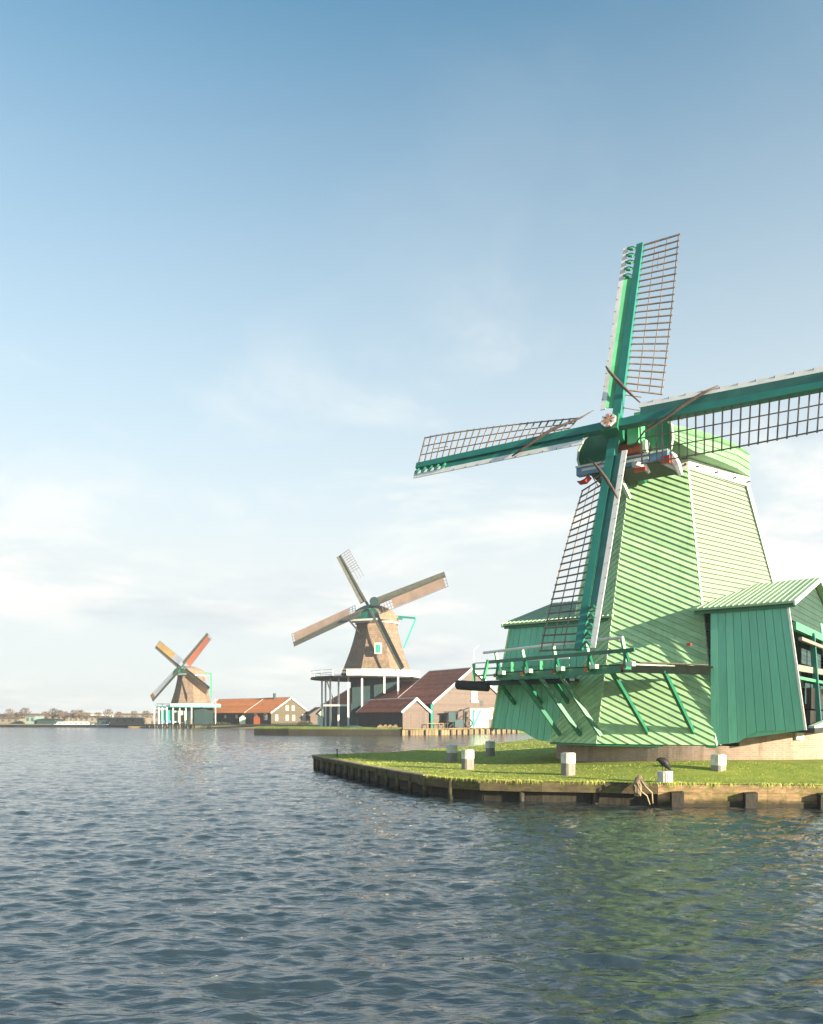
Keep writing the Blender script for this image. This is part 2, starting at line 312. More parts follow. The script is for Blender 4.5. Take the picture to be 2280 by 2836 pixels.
def make_water():
    ys = [3.2]
    while ys[-1] < 125: ys.append(ys[-1] + max(.018, ys[-1] ** 2 * .00015 + ys[-1] * .0008))
    ys = np.array(ys); nx = 760; fx = np.linspace(-.86, .86, nx)
    Y, FX = np.meshgrid(ys, fx, indexing='ij'); X = FX * Y * 1.0
    fade = np.clip((124 - Y) / 50, 0, 1)
    H = wave_height(X, Y) * fade
    v = np.stack([X, Y, H], -1).reshape(-1, 3); ny = len(ys)
    i = np.arange(ny - 1)[:, None] * nx + np.arange(nx - 1)[None]; f = np.stack([i, i + 1, i + nx + 1, i + nx], -1).reshape(-1, 4)
    # skirts that carry the river out to the far banks and to the sides
    e = len(v); yl, yh = ys[0], ys[-1]
    def strip(a, b): return None
    me = bpy.data.meshes.new('river_water'); me.from_pydata(v.tolist(), [], f.tolist()); me.update(); me.polygons.foreach_set('use_smooth', [True] * len(me.polygons))
    me.materials.append(M['water']); o = bpy.data.objects.new('river_water', me); COL.objects.link(o); o['kind'] = 'structure'
    b = MB(); x0, x1 = -.86 * yl, .86 * yl; X0, X1 = -.86 * yh, .86 * yh
    b.poly([(-2500, yh, 0), (2500, yh, 0), (2500, 2600, 0), (-2500, 2600, 0)])
    b.poly([(-2500, yl, 0), (x0, yl, 0), (X0, yh, 0), (-2500, yh, 0)]); b.poly([(x1, yl, 0), (2500, yl, 0), (2500, yh, 0), (X1, yh, 0)])
    b.poly([(-2500, -400, 0), (2500, -400, 0), (2500, yl, 0), (-2500, yl, 0)])
    struct('river_water', b, 'water')
    b = MB(); b.poly([(-2500, -400, -1.5), (2500, -400, -1.5), (2500, 2600, -1.5), (-2500, 2600, -1.5)]); struct('river_bed', b, 'dark')
make_water()

# ------------------------------------------------------------------ near bank (land the green mill stands on)
EDGE = [(868, 40.9), (905, 38.2), (960, 34.9), (1010, 32.4), (1060, 30.4), (1120, 28.2), (1180, 26.6), (1250, 25.5), (1330, 24.8), (1500, 24.2), (1650, 23.9), (1720, 23.7), (1822, 23.4), (2280, 22.9), (2700, 22.7), (3400, 22.6)]
BACK = [(868, 41.2), (930, 42.5), (1000, 43.4), (1100, 45.5), (1150, 48), (1300, 53), (1480, 60), (1600, 66), (1800, 80), (3400, 80)]
def interp(T, x):
    for (a, b), (c, d) in zip(T, T[1:]):
        if x <= c: return b + (d - b) * (x - a) / (c - a)
    return T[-1][1]
def sst(x): x = min(max(x, 0), 1); return x * x * (3 - 2 * x)
def ground_z(X, Y):
    px = HX + F * X / Y
    return .66 + .46 * sst((X - 2) / 10) * sst((Y - interp(EDGE, min(max(px, 868), 3400)) - .8) / 3.5) + .02 * noise.noise(Vector((X * .4, Y * .4, 0)))
b = MB(); rows = 46; pxs = sorted(set([e[0] for e in EDGE] + list(np.linspace(868, 3400, 110))))
grid = []
for px in pxs:
    f_, k_ = interp(EDGE, px), interp(BACK, px); col = []
    for j in range(rows):
        Y = f_ + (k_ - f_) * (j / (rows - 1)) ** 1.5; X = (px - HX) / F * Y; col.append(Vector((X, Y, ground_z(X, Y))))
    grid.append(col)
for a, c in zip(grid, grid[1:]):
    for j in range(rows - 1): b.poly([a[j], c[j], c[j + 1], a[j + 1]], .5)
for a, c in zip(grid, grid[1:]): b.poly([a[-1], c[-1], c[-1] - Vector((0, 0, 2)), a[-1] - Vector((0, 0, 2))], .5)
struct('grass_bank', b, 'grassg')
def footprint_hit(X, Y):                    # no blades under the mill
    px = HX + F * X / Y
    return px > 1545 and Y > 29.6 - (X - 5.5) * .42
b = MB(); nbl = 0
for i in range(64000):
    px = random.uniform(872, 2420); f_, k_ = interp(EDGE, px), min(interp(BACK, px), 62)
    Y = f_ + .03 + (k_ - f_) * random.random() ** 1.9; X = (px - HX) / F * Y
    if footprint_hit(X, Y): continue
    z = ground_z(X, Y); cl = noise.noise(Vector((X * .9, Y * .9, 3)))
    hh = random.uniform(.010, .030) * (1 + .5 * cl) * (1 + .3 * max(0, 1 - (Y - f_) / .35)) * (1 if Y < 34 else 1.4); a = random.uniform(0, 6.28); w = random.uniform(.008, .018) * (Y / 24)
    lean = Vector((random.gauss(0, .03), random.gauss(0, .03), hh)); p = Vector((X, Y, z - .005)); s_ = Vector((math.cos(a), math.sin(a), 0)) * w
    b.poly([p - s_, p + s_, p + lean])
struct('lawn_grass', b, 'blade', kind='stuff')

b = MB()                                    # longer tufts that hang over the bank edge
for i in range(2600):
    px = random.uniform(1000, 2420); f_ = interp(EDGE, px); cl = noise.noise(Vector((px * .012, 2, 0)))
    if random.random() > .45 + cl * 1.4: continue
    Y = f_ + abs(random.gauss(0, .10)) - .03; X = (px - HX) / F * Y; hh = random.uniform(.02, .06) * (1 + cl); w = random.uniform(.006, .013)
    p = Vector((X, Y, .66)); a = random.uniform(-.6, .6); s_ = Vector((math.cos(a), math.sin(a), 0)) * w; o_ = random.gauss(0, .04); dn = random.uniform(.03, .14)
    m_ = p + Vector((o_, -dn * .7, hh * .8)); e = p + Vector((o_ * 2, -dn * 1.5, hh * .8 - dn * 1.1))
    b.poly([p - s_, p + s_, m_ + s_ * .7, m_ - s_ * .7]); b.poly([m_ - s_ * .7, m_ + s_ * .7, e])
struct('edge_grass', b, 'blade', kind='stuff')

# ------------------------------------------------------------------ timber retaining wall of the near bank
wall = thing('retaining_wall', 'mossy brown timber bank wall edging the lawn in front of the green windmill', 'retaining wall', G(1500, 24.2))
ew = [(p, y) for p, y in EDGE]
dense = []
for (p0, y0), (p1, y1) in zip(ew, ew[1:]):
    A, B_ = G(p0, y0), G(p1, y1); n_ = max(2, int((B_ - A).length / .5)); dense += [A.lerp(B_, i / n_) for i in range(n_)]
dense.append(G(*ew[-1]))
def px_of(p): return HX + F * p.x / p.y
bl, bu, bc, br = MB(), MB(), MB(), MB(); seg_i = 0; j1 = j2 = 0.
for A, B_ in zip(dense, dense[1:]):
    d = (B_ - A).normalized(); n_ = Vector((d.y, -d.x, 0)); pm = px_of((A + B_) / 2); Z = Vector((0, 0, 1)); seg_i += 1
    if seg_i % 7 == 0: j1, j2, e = random.gauss(0, .012), random.gauss(0, .012), d * .006
    else: e = d * -.0005
    if pm < 1820:
        bl.hexa([A - n_ * .25 - Z * 1, B_ - n_ * .25 - Z * 1, B_ - n_ * .6 - Z * 1, A - n_ * .6 - Z * 1, A - n_ * .25 + Z * .6, B_ - n_ * .25 + Z * .6, B_ - n_ * .6 + Z * .6, A - n_ * .6 + Z * .6])
        zb = .36 + j2 if pm > 1050 else .5
        bu.hexa([A + e + n_ * (.05 + j1) + Z * zb, B_ - e + n_ * (.05 + j1) + Z * zb, B_ - e - n_ * .3 + Z * zb, A + e - n_ * .3 + Z * zb, A + e + n_ * (.06 + j1) + Z * (.645 + j2), B_ - e + n_ * (.06 + j1) + Z * (.645 + j2), B_ - e - n_ * .12 + Z * .67, A + e - n_ * .12 + Z * .67])
    else:
        for za, zb, o_ in ((-.6, .16, .03), (.165, .4, .0), (.405, .64, .02)):
            o2 = o_ + j1
            br.hexa([A + e + n_ * o2 + Z * za, B_ - e + n_ * o2 + Z * za, B_ - e - n_ * .1 + Z * za, A + e - n_ * .1 + Z * za, A + e + n_ * o2 + Z * zb, B_ - e + n_ * o2 + Z * zb, B_ - e - n_ * .1 + Z * zb, A + e - n_ * .1 + Z * zb])
    if pm < 1180:
        bc.hexa([A + n_ * .1 + Z * .655, B_ + n_ * .1 + Z * .655, B_ - n_ * .14 + Z * .665, A - n_ * .14 + Z * .665, A + n_ * .1 + Z * .70, B_ + n_ * .1 + Z * .70, B_ - n_ * .14 + Z * .705, A - n_ * .14 + Z * .705])
bl.build('recessed_wall', 'pile', wall); bu.build('mossy_waling', 'bankmoss', wall); br.build('plank_facing', 'bankwood', wall); bc.build('cap_board', 'capwood', wall)
acc = 0; last = dense[0]; want = .95
for p in dense[1:]:
    acc += (p - last).length; pm = px_of(p)
    step = .95 if pm < 1250 else (1.9 if pm < 1820 else 1.9)
    if acc >= step and pm < 2700:
        d = (p - last).normalized(); n_ = Vector((d.y, -d.x, 0)); acc = 0; q = MB()
        if pm < 1250:
            q.tube([p + n_ * .03 + Vector((0, 0, -.9)), p + n_ * .03 + Vector((0, 0, .62))], .075 + random.random() * .02, 9).build('bank_pile', 'bankmoss', wall, True)
        elif pm < 1815:
            q.tube([p - n_ * .12 + Vector((0, 0, -.9)), p - n_ * .12 + Vector((0, 0, .5))], .1, 9).build('bank_pile', 'pile', wall, True)
        else:
            c_ = p + n_ * .14; q.hexa([c_ - d * .17 - n_ * .16 + Vector((0, 0, -.9)), c_ - d * .17 + n_ * .14 + Vector((0, 0, -.9)), c_ + d * .17 + n_ * .14 + Vector((0, 0, -.9)), c_ + d * .17 - n_ * .16 + Vector((0, 0, -.9)),
                   c_ - d * .17 - n_ * .16 + Vector((0, 0, .44)), c_ - d * .17 + n_ * .14 + Vector((0, 0, .41)), c_ + d * .17 + n_ * .14 + Vector((0, 0, .44)), c_ + d * .17 - n_ * .16 + Vector((0, 0, .46))]).build('bank_pile', 'pile', wall)
    last = p

# ------------------------------------------------------------------ the green paltrok mill
mill = thing('green_windmill', 'large green wooden windmill with pale green lapped boards, nearest of the three windmills', 'windmill', (10.5, 31, .9))
V = Vector
zt, zb = 12.0, 1.62
top = [V((7.68, 31.98, zt)), V((8.47, 30.8, zt)), V((10.40, 29.9, zt)), V((13.6, 32.2, zt)), V((10.9, 34.3, zt))]
bot = [V((5.57, 32.0, zb)), V((6.96, 29.9, zb)), V((10.79, 28.1, zb)), V((16.5, 32.4, zb)), V((11.3, 36.3, zb))]
def facequad(i): j = (i + 1) % 5; return [bot[i], bot[j], top[j], top[i]]
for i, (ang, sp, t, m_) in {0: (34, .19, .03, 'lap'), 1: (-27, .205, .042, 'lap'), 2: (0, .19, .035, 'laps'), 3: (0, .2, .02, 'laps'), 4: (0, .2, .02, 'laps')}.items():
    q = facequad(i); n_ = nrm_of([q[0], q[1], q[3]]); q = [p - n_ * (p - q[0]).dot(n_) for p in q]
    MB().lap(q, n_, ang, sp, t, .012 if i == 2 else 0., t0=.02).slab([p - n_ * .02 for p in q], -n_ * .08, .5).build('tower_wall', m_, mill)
q = MB()
for i in range(5): q.beam(bot[i], top[i], .07 if i < 3 else .16, .07 if i < 3 else .16, (1, .3, 0))
q.build('corner_trim', 'cream', mill)
# white band with studs round the top
q = MB(); studs = []
cen = sum(top, V((0, 0, 0))) / 5
tb = [cen + (p - cen) * 1.035 for p in top]
for i in range(5):
    a, c = tb[i], tb[(i + 1) % 5]; n_ = V(((c - a).y, -(c - a).x, 0)).normalized()
    q.slab([a + V((0, 0, -.02)), c + V((0, 0, -.02)), c + V((0, 0, .34)), a + V((0, 0, .34))], n_ * -.1, .5)
    for k in (.12, .42, .72, .95): p = a.lerp(c, k) + V((0, 0, .12)); studs.append((p.copy(), n_.copy()))
bd = q.build('top_band', 'white', mill)
for p, n_ in studs[4:16]: MB().beam(p, p + n_ * .12, .07, .05).build('stud', 'iron', bd)

# side sheds: parts of the mill body on either hand
AZS = -37; sdv = (V((13.1, 26.4, 0)) - V((3.4, 33.6, 0))); sL = sdv.length; sdr = sdv.normalized(); sn = V((sdr.y, -sdr.x, 0)); sbk = -sn
def SP(t, z, back=0., out_=0.): p = V((3.4, 33.6, 0)) + sdv * t + sbk * back + sn * out_; p.z = z; return p
wings = {}
for side in (0, 1):
    if side == 0: outer_b, outer_t, inn = 0., .0755, .50
    else: outer_b, outer_t, inn = 1., .954, .745
    z_e = 6.5
    # lower edge: drops in a quarter curve towards the body
    if side: low = [(1., 2.19), (.90, 2.15), (.868, 2.12), (.852, 2.02), (.842, 1.86), (.83, 1.76), (.80, 1.70), (inn, 1.62)]
    else: low = [(0., 2.16), (.11, 2.08), (.135, 2.0), (.15, 1.86), (.165, 1.74), (.2, 1.66), (.26, 1.62), (inn, 1.6)]
    q = MB(); W_ = .30; n_b = int(abs(outer_b - inn) * sL / W_)
    def lowz(t):
        for (a, za), (c, zc_) in zip(low, low[1:]):
            if min(a, c) <= t <= max(a, c): return za + (zc_ - za) * (t - a) / (c - a)
        return low[-1][1]
    for k in range(n_b):
        f0, f1 = k / n_b, (k + 1) / n_b
        b0, b1 = outer_b + (inn - outer_b) * f0, outer_b + (inn - outer_b) * f1; t0_, t1_ = outer_t + (inn - outer_t) * f0, outer_t + (inn - outer_t) * f1
        g_ = .0006 if side else -.0006; oo = .005 * (k % 2) + random.random() * .003
        q.hexa([SP(b0 - g_, lowz(b0), .05, oo), SP(b0 - g_, lowz(b0), 0, oo), SP(b1 + g_, lowz(b1), 0, oo), SP(b1 + g_, lowz(b1), .05, oo),
                SP(t0_ - g_, z_e, .05, oo), SP(t0_ - g_, z_e, 0, oo), SP(t1_ + g_, z_e, 0, oo), SP(t1_ + g_, z_e, .05, oo)])
    q.poly([SP(outer_b, 2.2, .06), SP(inn, 1.7, .06), SP(inn, z_e, .06), SP(outer_t, z_e, .06)], .5)
    wg = q.build('side_shed', 'shed', mill); wings[side] = wg
    # back wall and gable
    q = MB(); dep = 9.0; q.poly([SP(outer_b, 2.2, dep), SP(inn, 2.2, dep), SP(inn, z_e, dep), SP(outer_t, z_e, dep)])
    zr = 7.85
    if side == 0:
        q.poly([SP(outer_b, 2.1, 0), SP(outer_b, 2.1, dep), SP(outer_t, z_e, dep), SP(outer_t, zr, dep / 2), SP(outer_t, z_e, 0)])
    else:
        gp = [SP(outer_t, z_e - .55, .1), SP(outer_t, z_e - .55, dep - .1), SP(outer_t, z_e, dep), SP(outer_t, zr - .05, dep / 2), SP(outer_t, z_e, .05)]
        MB().lap(gp, sdr, 0, .22, .015).build('gable_wall', 'gabled', wg)
        q.slab([SP(outer_b, 2.1, 6.0), SP(outer_b, 2.1, dep), SP(outer_t, z_e, dep), SP(outer_t, z_e, 6.0)], -sdr * .08)
    q.build('rear_wall', 'shed', wg)
    # roof
    ov = .28; tr = (outer_t + (.022 if side else -.022)); ti = .70 if side else .45
    e0, e1_ = (ti, tr) if side else (tr, ti)
    sl = (zr - z_e) / (dep / 2)
    pts = [SP(e0, z_e - sl * ov + .06, -ov), SP(e1_, z_e - sl * ov + .06, -ov), SP(e1_, zr + .06, dep / 2), SP(e0, zr + .06, dep / 2)]
    n_ = nrm_of(pts)
    q = MB(); hz = 90
    q.lap(pts, n_, hz, .2, .03, .012).slab([p - n_ * .012 for p in pts], -n_ * .05, .4)
    rf = q.build('shed_roof', 'roofg', wg)
    q = MB().slab([SP(e0, z_e - sl * ov + .05, dep + ov), SP(e1_, z_e - sl * ov + .05, dep + ov), SP(e1_, zr + .05, dep / 2), SP(e0, zr + .05, dep / 2)], (0, 0, -.05)); q.build('rear_slope', 'roofg', rf)
    q = MB(); to = tr
    q.beam(SP(to, z_e - sl * ov - .0, -ov, .01), SP(to, zr, dep / 2), .05, .16); q.beam(SP(to, zr, dep / 2), SP(to, z_e - sl * ov, dep + ov), .05, .16); q.build('bargeboard', 'white' if side else 'lap', rf)
    q = MB().beam(SP(outer_b, low[0][1], -.0, .02), SP(outer_t, z_e, -.0, .02), .07, .07, sn); q.build('corner_board', 'white' if side else 'lap', wg)
    q = MB().beam(SP(e0 if side else tr, z_e - .12, .0, .05), SP(e1_, z_e - .12, .0, .05), .1, .14); q.build('eave_board', 'green', wg)
# open saw floor under the right hand gable
X_ = .954
saw = wings[1]
def SQ(t, back, z): return SP(t, z, back)
q = MB(); q.beam(SQ(.965, .3, 5.72), SQ(.965, 8.6, 5.72), .16, .26); q.beam(SQ(.975, .3, 3.95), SQ(.975, 8.6, 3.95), .16, .1).build('tie_beam', 'midgreen', saw)
q = MB()
for z0, z1, tt in ((4.55, 5.1, .955), (3.1, 3.85, .965)):
    q.lap([SQ(tt, 2.2, z0), SQ(tt, 8.2, z0), SQ(tt, 8.2, z1), SQ(tt, 2.2, z1)], sdr, 0, .16, .012)
q.build('infill_boards', 'darkteal', saw)
q = MB(); q.beam(SQ(.98, .4, 5.28), SQ(.98, 8.4, 5.28), .12, .12); q.beam(SQ(.97, .4, 4.3), SQ(.97, 8.4, 4.42), .1, .22); q.build('pale_rail', 'stone', saw)
q = MB(); q.obox(SQ(.93, 5, 3.3), sdr * .6, sbk * 2.6, V((0, 0, .38))); q.obox(SQ(.94, 5, 2.6), sdr * .5, sbk * 2.9, V((0, 0, .26))); q.tube([SQ(1.0, 4.4, 3.65), SQ(1.0, 5.0, 3.72)], .16, 10)
q.beam(SQ(.99, 4.8, 3.7), SQ(.99, 6.6, 4.7), .08, .08); q.build('saw_frame', 'iron', saw)
q = MB(); q.beam(SQ(1.0, 1, 2.25), SQ(1.0, 8, 2.75), .2, .14); q.build('log_ramp', 'cream', saw)
q = MB(); q.box(0, 0, 0, 0, 0, 0); q = MB(); q.slab([SQ(.76, .15, 2.25), SQ(1.02, .15, 2.25), SQ(1.02, 8.8, 2.25), SQ(.76, 8.8, 2.25)], (0, 0, -.15)); q.slab([SQ(.80, .15, 2.25), SQ(.80, 8.8, 2.25), SQ(.80, 8.8, 6.4), SQ(.80, .15, 6.4)], sdr * .05)
q.build('saw_floor', 'dark', saw)
for b_ in (3.2, 7.0): MB().beam(SQ(.99, b_, 2.2), SQ(.97, b_, 5.7), .18, .18).build('door_post', 'teal', saw)

# brick foundation: everything below the boards
q = MB()
def gz(p): return ground_z(p.x, p.y) - .15
RC, RR = V((12.35, 34.0, 0)), 6.05; nr = 96
for k in range(nr):
    a0, a1 = 2 * math.pi * k / nr, 2 * math.pi * (k + 1) / nr
    a, c = RC + V((math.cos(a0), math.sin(a0), 0)) * RR, RC + V((math.cos(a1), math.sin(a1), 0)) * RR
    ti_ = ((a + c) / 2 - RC).normalized() * -.35
    hi_ = 2.3 if a.x > 11.4 or a.y > 31.5 else 1.6
    q.hexa([a + V((0, 0, .4)), c + V((0, 0, .4)), c + ti_ + V((0, 0, .4)), a + ti_ + V((0, 0, .4)), a + V((0, 0, hi_)), c + V((0, 0, hi_)), c + ti_ + V((0, 0, hi_)), a + ti_ + V((0, 0, hi_))], .5)
q.build('brick_base', 'brick', mill)
MB().beam(RC + V((1.2, -5.98, 1.95)), RC + V((1.5, -5.91, 1.95)), .1, .26).build('white_stone', 'white', mill)
q = MB(); q.slab([bot[0] - V((0, 0, .02)), bot[1] - V((0, 0, .02)), bot[2] - V((0, 0, .02)), bot[3] - V((0, 0, .02)), bot[4] - V((0, 0, .02))], (0, 0, -.06)); q.build('sill_beam', 'green', mill)

# rotor frame
PH, TA = R(35), R(18)
e1 = V((math.cos(PH), -math.sin(PH), 0)); e2 = V((math.sin(PH) * math.sin(TA), math.cos(PH) * math.sin(TA), math.cos(TA))); NF = e1.cross(e2)
BK = V((math.sin(PH), math.cos(PH), 0))
H = U(1700, 1188, 28.0); RL = 8.25
shaft = MB(); shaft.tube([H + NF * .42, H - NF * 3.2], .27, 12); sh = shaft.build('windshaft', 'green', mill)
q = MB(); q.obox(H, e1 * .3, e2 * .3, NF * .42); q.build('poll_end', 'green', mill)
# star disc
q = MB(); oc = [H + NF * .46 + (e1 * math.cos(k * math.pi / 4 + .39) + e2 * math.sin(k * math.pi / 4 + .39)) * .27 for k in range(8)]
q.slab(oc, NF * .1); star = q.build('star_disc', 'white', mill)
q = MB()
for k in range(4):
    an = k * math.pi / 2 + .1; d_ = e1 * math.cos(an) + e2 * math.sin(an); p_ = e1 * -math.sin(an) + e2 * math.cos(an); c_ = H + NF * .562
    q.slab([c_, c_ + d_ * .12 - p_ * .05, c_ + d_ * .27, c_ + d_ * .12 + p_ * .05], NF * .006)
q.build('red_star', 'orange', star)
for k in range(4):
    q = MB(); an = k * math.pi / 2 + .1 + math.pi / 4; d_ = e1 * math.cos(an) + e2 * math.sin(an); p_ = e1 * -math.sin(an) + e2 * math.cos(an); c_ = H + NF * .562
    q.slab([c_ + d_ * .07, c_ + d_ * .14 - p_ * .03, c_ + d_ * .23, c_ + d_ * .14 + p_ * .03], NF * .004); q.build('dark_ray', 'iron', star)
q = MB(); q.tube(oc + [oc[0]], .03, 6); q.build('disc_rim', 'cloth', star)

def sail(ang, nof, smax, kind):
    th = R(ang); u = e1 * math.sin(th) + e2 * math.cos(th); v = e1 * math.cos(th) - e2 * math.sin(th)
    def S(s_, w_, n_=0.): return H + u * s_ + v * w_ + NF * (nof + n_)
    st = MB().beam(S(-.35, 0), S(smax, 0), .31, .28, NF, .24, .2).build('sail_stock', 'teal', mill)
    st['label'] = {'up': 'upper sail pointing at the sky', 'right': 'right sail leaving the picture', 'down': 'lower sail reaching down to the gallery', 'left': 'left sail over the river'}[kind]
    def LT(s_, w_):                                       # lattice with weather twist
        tw = R(3 + 31 * (1 - min(1, max(0, (s_ - 1.2) / 6.8))) ** 1.2); wx = w_ - .1
        return S(s_, .1 + wx * math.cos(tw), -wx * math.sin(tw) - .02)
    q = MB(); s0 = 1.75; nbar = 24
    Wd = 1.42
    for i in range(nbar):
        s_ = s0 + (smax - .03 - s0) * i / (nbar - 1); big = i == nbar - 1
        q.beam(LT(s_, .02), LT(s_, Wd + .05), .042 if not big else .06, .04, NF)
    for i in range(3):
        s_ = 1.0 + i * .27
        if kind in ('up', 'down') and i != 1: q.beam(LT(s_, .02), LT(s_, .75), .026, .026, NF)
        if kind == 'right': q.beam(LT(s_, .02), LT(s_, Wd), .042, .04, NF)
    sb = .95 if kind == 'right' else s0
    for w_, th_ in ((.1 + (Wd - .1) * .36, .024), (.1 + (Wd - .1) * .68, .024), (Wd, .036)):
        pts = [LT(sb + (smax - sb) * k / 14, w_) for k in range(15)]
        for a, c in zip(pts, pts[1:]): q.beam(a, c, th_, .035, NF)
    q.beam(LT(smax - 1.3, .75), LT(smax - .55, .75), .02, .02, NF)
    q.build('sail_lattice', 'lattice', st)
    bs, be = 1.0, smax - 1.5
    q = MB(); m_ = 16
    def bp(s_, k): f = 1 - .35 * (s_ / smax); return S(s_, *((-.15, .04), (-.43, .04 + .12 * f), (-.62, .06 + .10 * f))[k])
    for i in range(m_):
        a, c = bs + (be - bs) * i / m_, bs + (be - bs) * (i + 1) / m_
        q.hexa([bp(a, 0), bp(a, 1), bp(a, 1) - NF * .025, bp(a, 0) - NF * .025, bp(c, 0), bp(c, 1), bp(c, 1) - NF * .025, bp(c, 0) - NF * .025])
    q.build('leading_board', 'midgreen' if kind == 'up' else 'teal', st)
    q = MB()
    for i in range(m_):
        a, c = bs - .05 + (smax + .03 - bs) * i / m_, bs - .05 + (smax + .03 - bs) * (i + 1) / m_
        q.hexa([bp(a, 1), bp(a, 2), bp(a, 2) - NF * .035, bp(a, 1) - NF * .035, bp(c, 1), bp(c, 2), bp(c, 2) - NF * .035, bp(c, 1) - NF * .035], .5)
    q.build('edge_board', 'white', st)
    q = MB()
    for k in range(5):
        s_ = be + .12 + k * .32
        q.tube([bp(s_, 1) + NF * .02, S(s_ - .10, -.34, .16), S(s_ - .12, -.24, .12), S(s_ - .02, -.14, .06)], [.05, .055, .05, .03], 7)
        q.tube([S(s_, -.14, .02), S(s_ + .06, -.28, .1), bp(s_ + .05, 1)], .022, 6)
    q.build('flap_bracket', 'green', st)
    for k in range(12):
        s_ = bs + .4 + k * .55
        if s_ < be: MB().beam(S(s_, -.13, -.05), bp(s_, 2) + NF * .02, .016, .016).build('cleat', 'iron', st)
    k_ = {'up': 1.0, 'right': 1.3, 'left': 1.35, 'down': 1.05}[kind]
    pts = [(2.75 * k_, -.6, .24), (2.45 * k_, -.42, .28), (2.0 * k_, -.1, .3), (1.62 * k_, .2, .26), (1.25, .55, .1), (.85, .95, -.12)]
    q = MB().tube([S(*p) for p in pts], [.025, .05, .062, .058, .035, .014], 9); q.build('rolled_sail', 'cloth', st, True)
    return S
Su = sail(0.2, -.17, 8.25, 'up'); Sd = sail(182, -.17, 8.3, 'down'); Sr = sail(92.0, .17, 8.3, 'right'); Sl = sail(-89.3, .17, 8.33, 'left')

# cap
C = H + BK * 1.0; hz = H.z
def CP(t, w, z): p = C + BK * t + e1 * w; p.z = hz + z; return p
prof0 = [(-1.05, -1.08), (-1.45, -1.02), (-1.68, -.80), (-1.77, -.5), (-1.72, -.15), (-1.5, .2), (-1.05, .48), (-.4, .62), (.3, .66), (1.0, .6), (1.5, .38), (1.74, .05), (1.78, -.4), (1.7, -.78), (1.48, -.98), (1.05, -1.06)]
MB().slab([CP(0, w, z) for w, z in prof0], BK * .12, .5).build('cap_front', 'green', mill)
q = MB(); q.tube([CP(-.03, w, z) for w, z in prof0], .045, 6); q.build('front_rim', 'cream', mill)
# hull: sections going back, clapboarded sides
secs = []
for t_, cw, hw, zt_, zs in ((.12, 0, 1.72, .62, -.1), (1.6, .1, 1.85, .85, .1), (3.2, .45, 1.95, 1.1, .25), (4.8, .85, 1.95, 1.22, .36), (6.2, 1.15, 1.8, 1.25, .45)):
    s_ = []; ze = -.42
    n_a = 6
    s_ += [CP(t_, cw - hw, ze), CP(t_, cw - hw, zs)]
    for k in range(1, 2 * n_a): an = math.pi * (1 - k / (2 * n_a)); s_.append(CP(t_, cw + hw * math.cos(an), zs + (zt_ - zs) * math.sin(an) ** 1.5))
    s_ += [CP(t_, cw + hw, zs), CP(t_, cw + hw, ze)]
    secs.append(s_)
q = MB()
for a, c in zip(secs, secs[1:]):
    for k in range(len(a) - 1):
        pts = [c[k], a[k], a[k + 1], c[k + 1]]; n_ = nrm_of(pts)
        if n_.dot((a[k] + a[k + 1]) / 2 - (sum(a, V((0, 0, 0))) / len(a))) < 0: pts = pts[::-1]; n_ = -n_
        q.poly(pts, .5)
q.poly(secs[-1], .5)
for a, c in zip(secs, secs[1:]): q.poly([a[0], c[0], c[-1], a[-1]], .5)
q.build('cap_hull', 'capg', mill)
q = MB()                                                   # lapped courses on the hull, each a thin strip standing proud
def lerp_sec(z_frac_list): pass
for k in range(len(secs[0]) - 1):
    nsub = 3 if k in (0, len(secs[0]) - 2) else 2
    for sgi in range(len(secs) - 1):
        a, c = secs[sgi], secs[sgi + 1]
        for j in range(nsub):
            f0, f1 = j / nsub, (j + 1) / nsub
            p0, p1 = a[k].lerp(a[k + 1], f0), a[k].lerp(a[k + 1], f1); r0, r1 = c[k].lerp(c[k + 1], f0), c[k].lerp(c[k + 1], f1)
            mid = (a[0] + a[-1]) / 2; n_ = (p1 - p0).cross(r0 - p0).normalized()
            if n_.dot(p0 - mid) < 0: n_ = -n_
            up_first = p0.z <= p1.z; o0, o1 = (.05, .012) if up_first else (.012, .05)
            q.hexa([p0 + n_ * .003, r0 + n_ * .003, r1 + n_ * .003, p1 + n_ * .003, p0 + n_ * o0, r0 + n_ * o0, r1 + n_ * o1, p1 + n_ * o1])
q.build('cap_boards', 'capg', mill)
a, c = CP(-.12, -1.72, -1.02), CP(-.12, 1.66, -1.02)
wb = MB().beam(a, c, .3, .3).build('weather_beam', 'blue', mill)
MB().beam(CP(-.28, -1.74, -.85), CP(-.28, 1.68, -.85), .05, .06).beam(CP(-.28, -1.5, -1.0), CP(-.28, 1.0, -1.0), .02, .09).build('white_line', 'white', wb)
MB().obox(CP(-.32, .42, -.62), e1 * .42, BK * .2, V((0, 0, .17))).build('bearing_block', 'brickred', mill)
MB().obox(CP(-.30, .92, -.62), e1 * .06, BK * .21, V((0, 0, .2))).build('block_end', 'cream', mill)
q = MB()                                                   # curved white brackets either side under the cap
q.tube([CP(-.2, .45, -1.12), CP(-.3, .62, -1.2), CP(-.25, .85, -1.3), CP(-.1, .98, -1.5)], [.12, .13, .12, .05], 6); q.build('white_bracket', 'white', mill)
q = MB(); q.tube([CP(0, 1.66, -.95), CP(-.1, 1.8, -1.1), CP(-.1, 1.95, -1.4), CP(0, 2.05, -1.75)], [.13, .15, .13, .08], 6); q.build('white_bracket', 'white', mill)
MB().obox(CP(-.42, .75, -1.42), e1 * .2, BK * .08, V((0, 0, .06))).build('red_bracket_face', 'red', mill)
MB().obox(CP(-.3, 1.62, -1.2), e1 * .14, BK * .08, V((0, 0, .13))).build('red_bracket_face', 'red', mill)
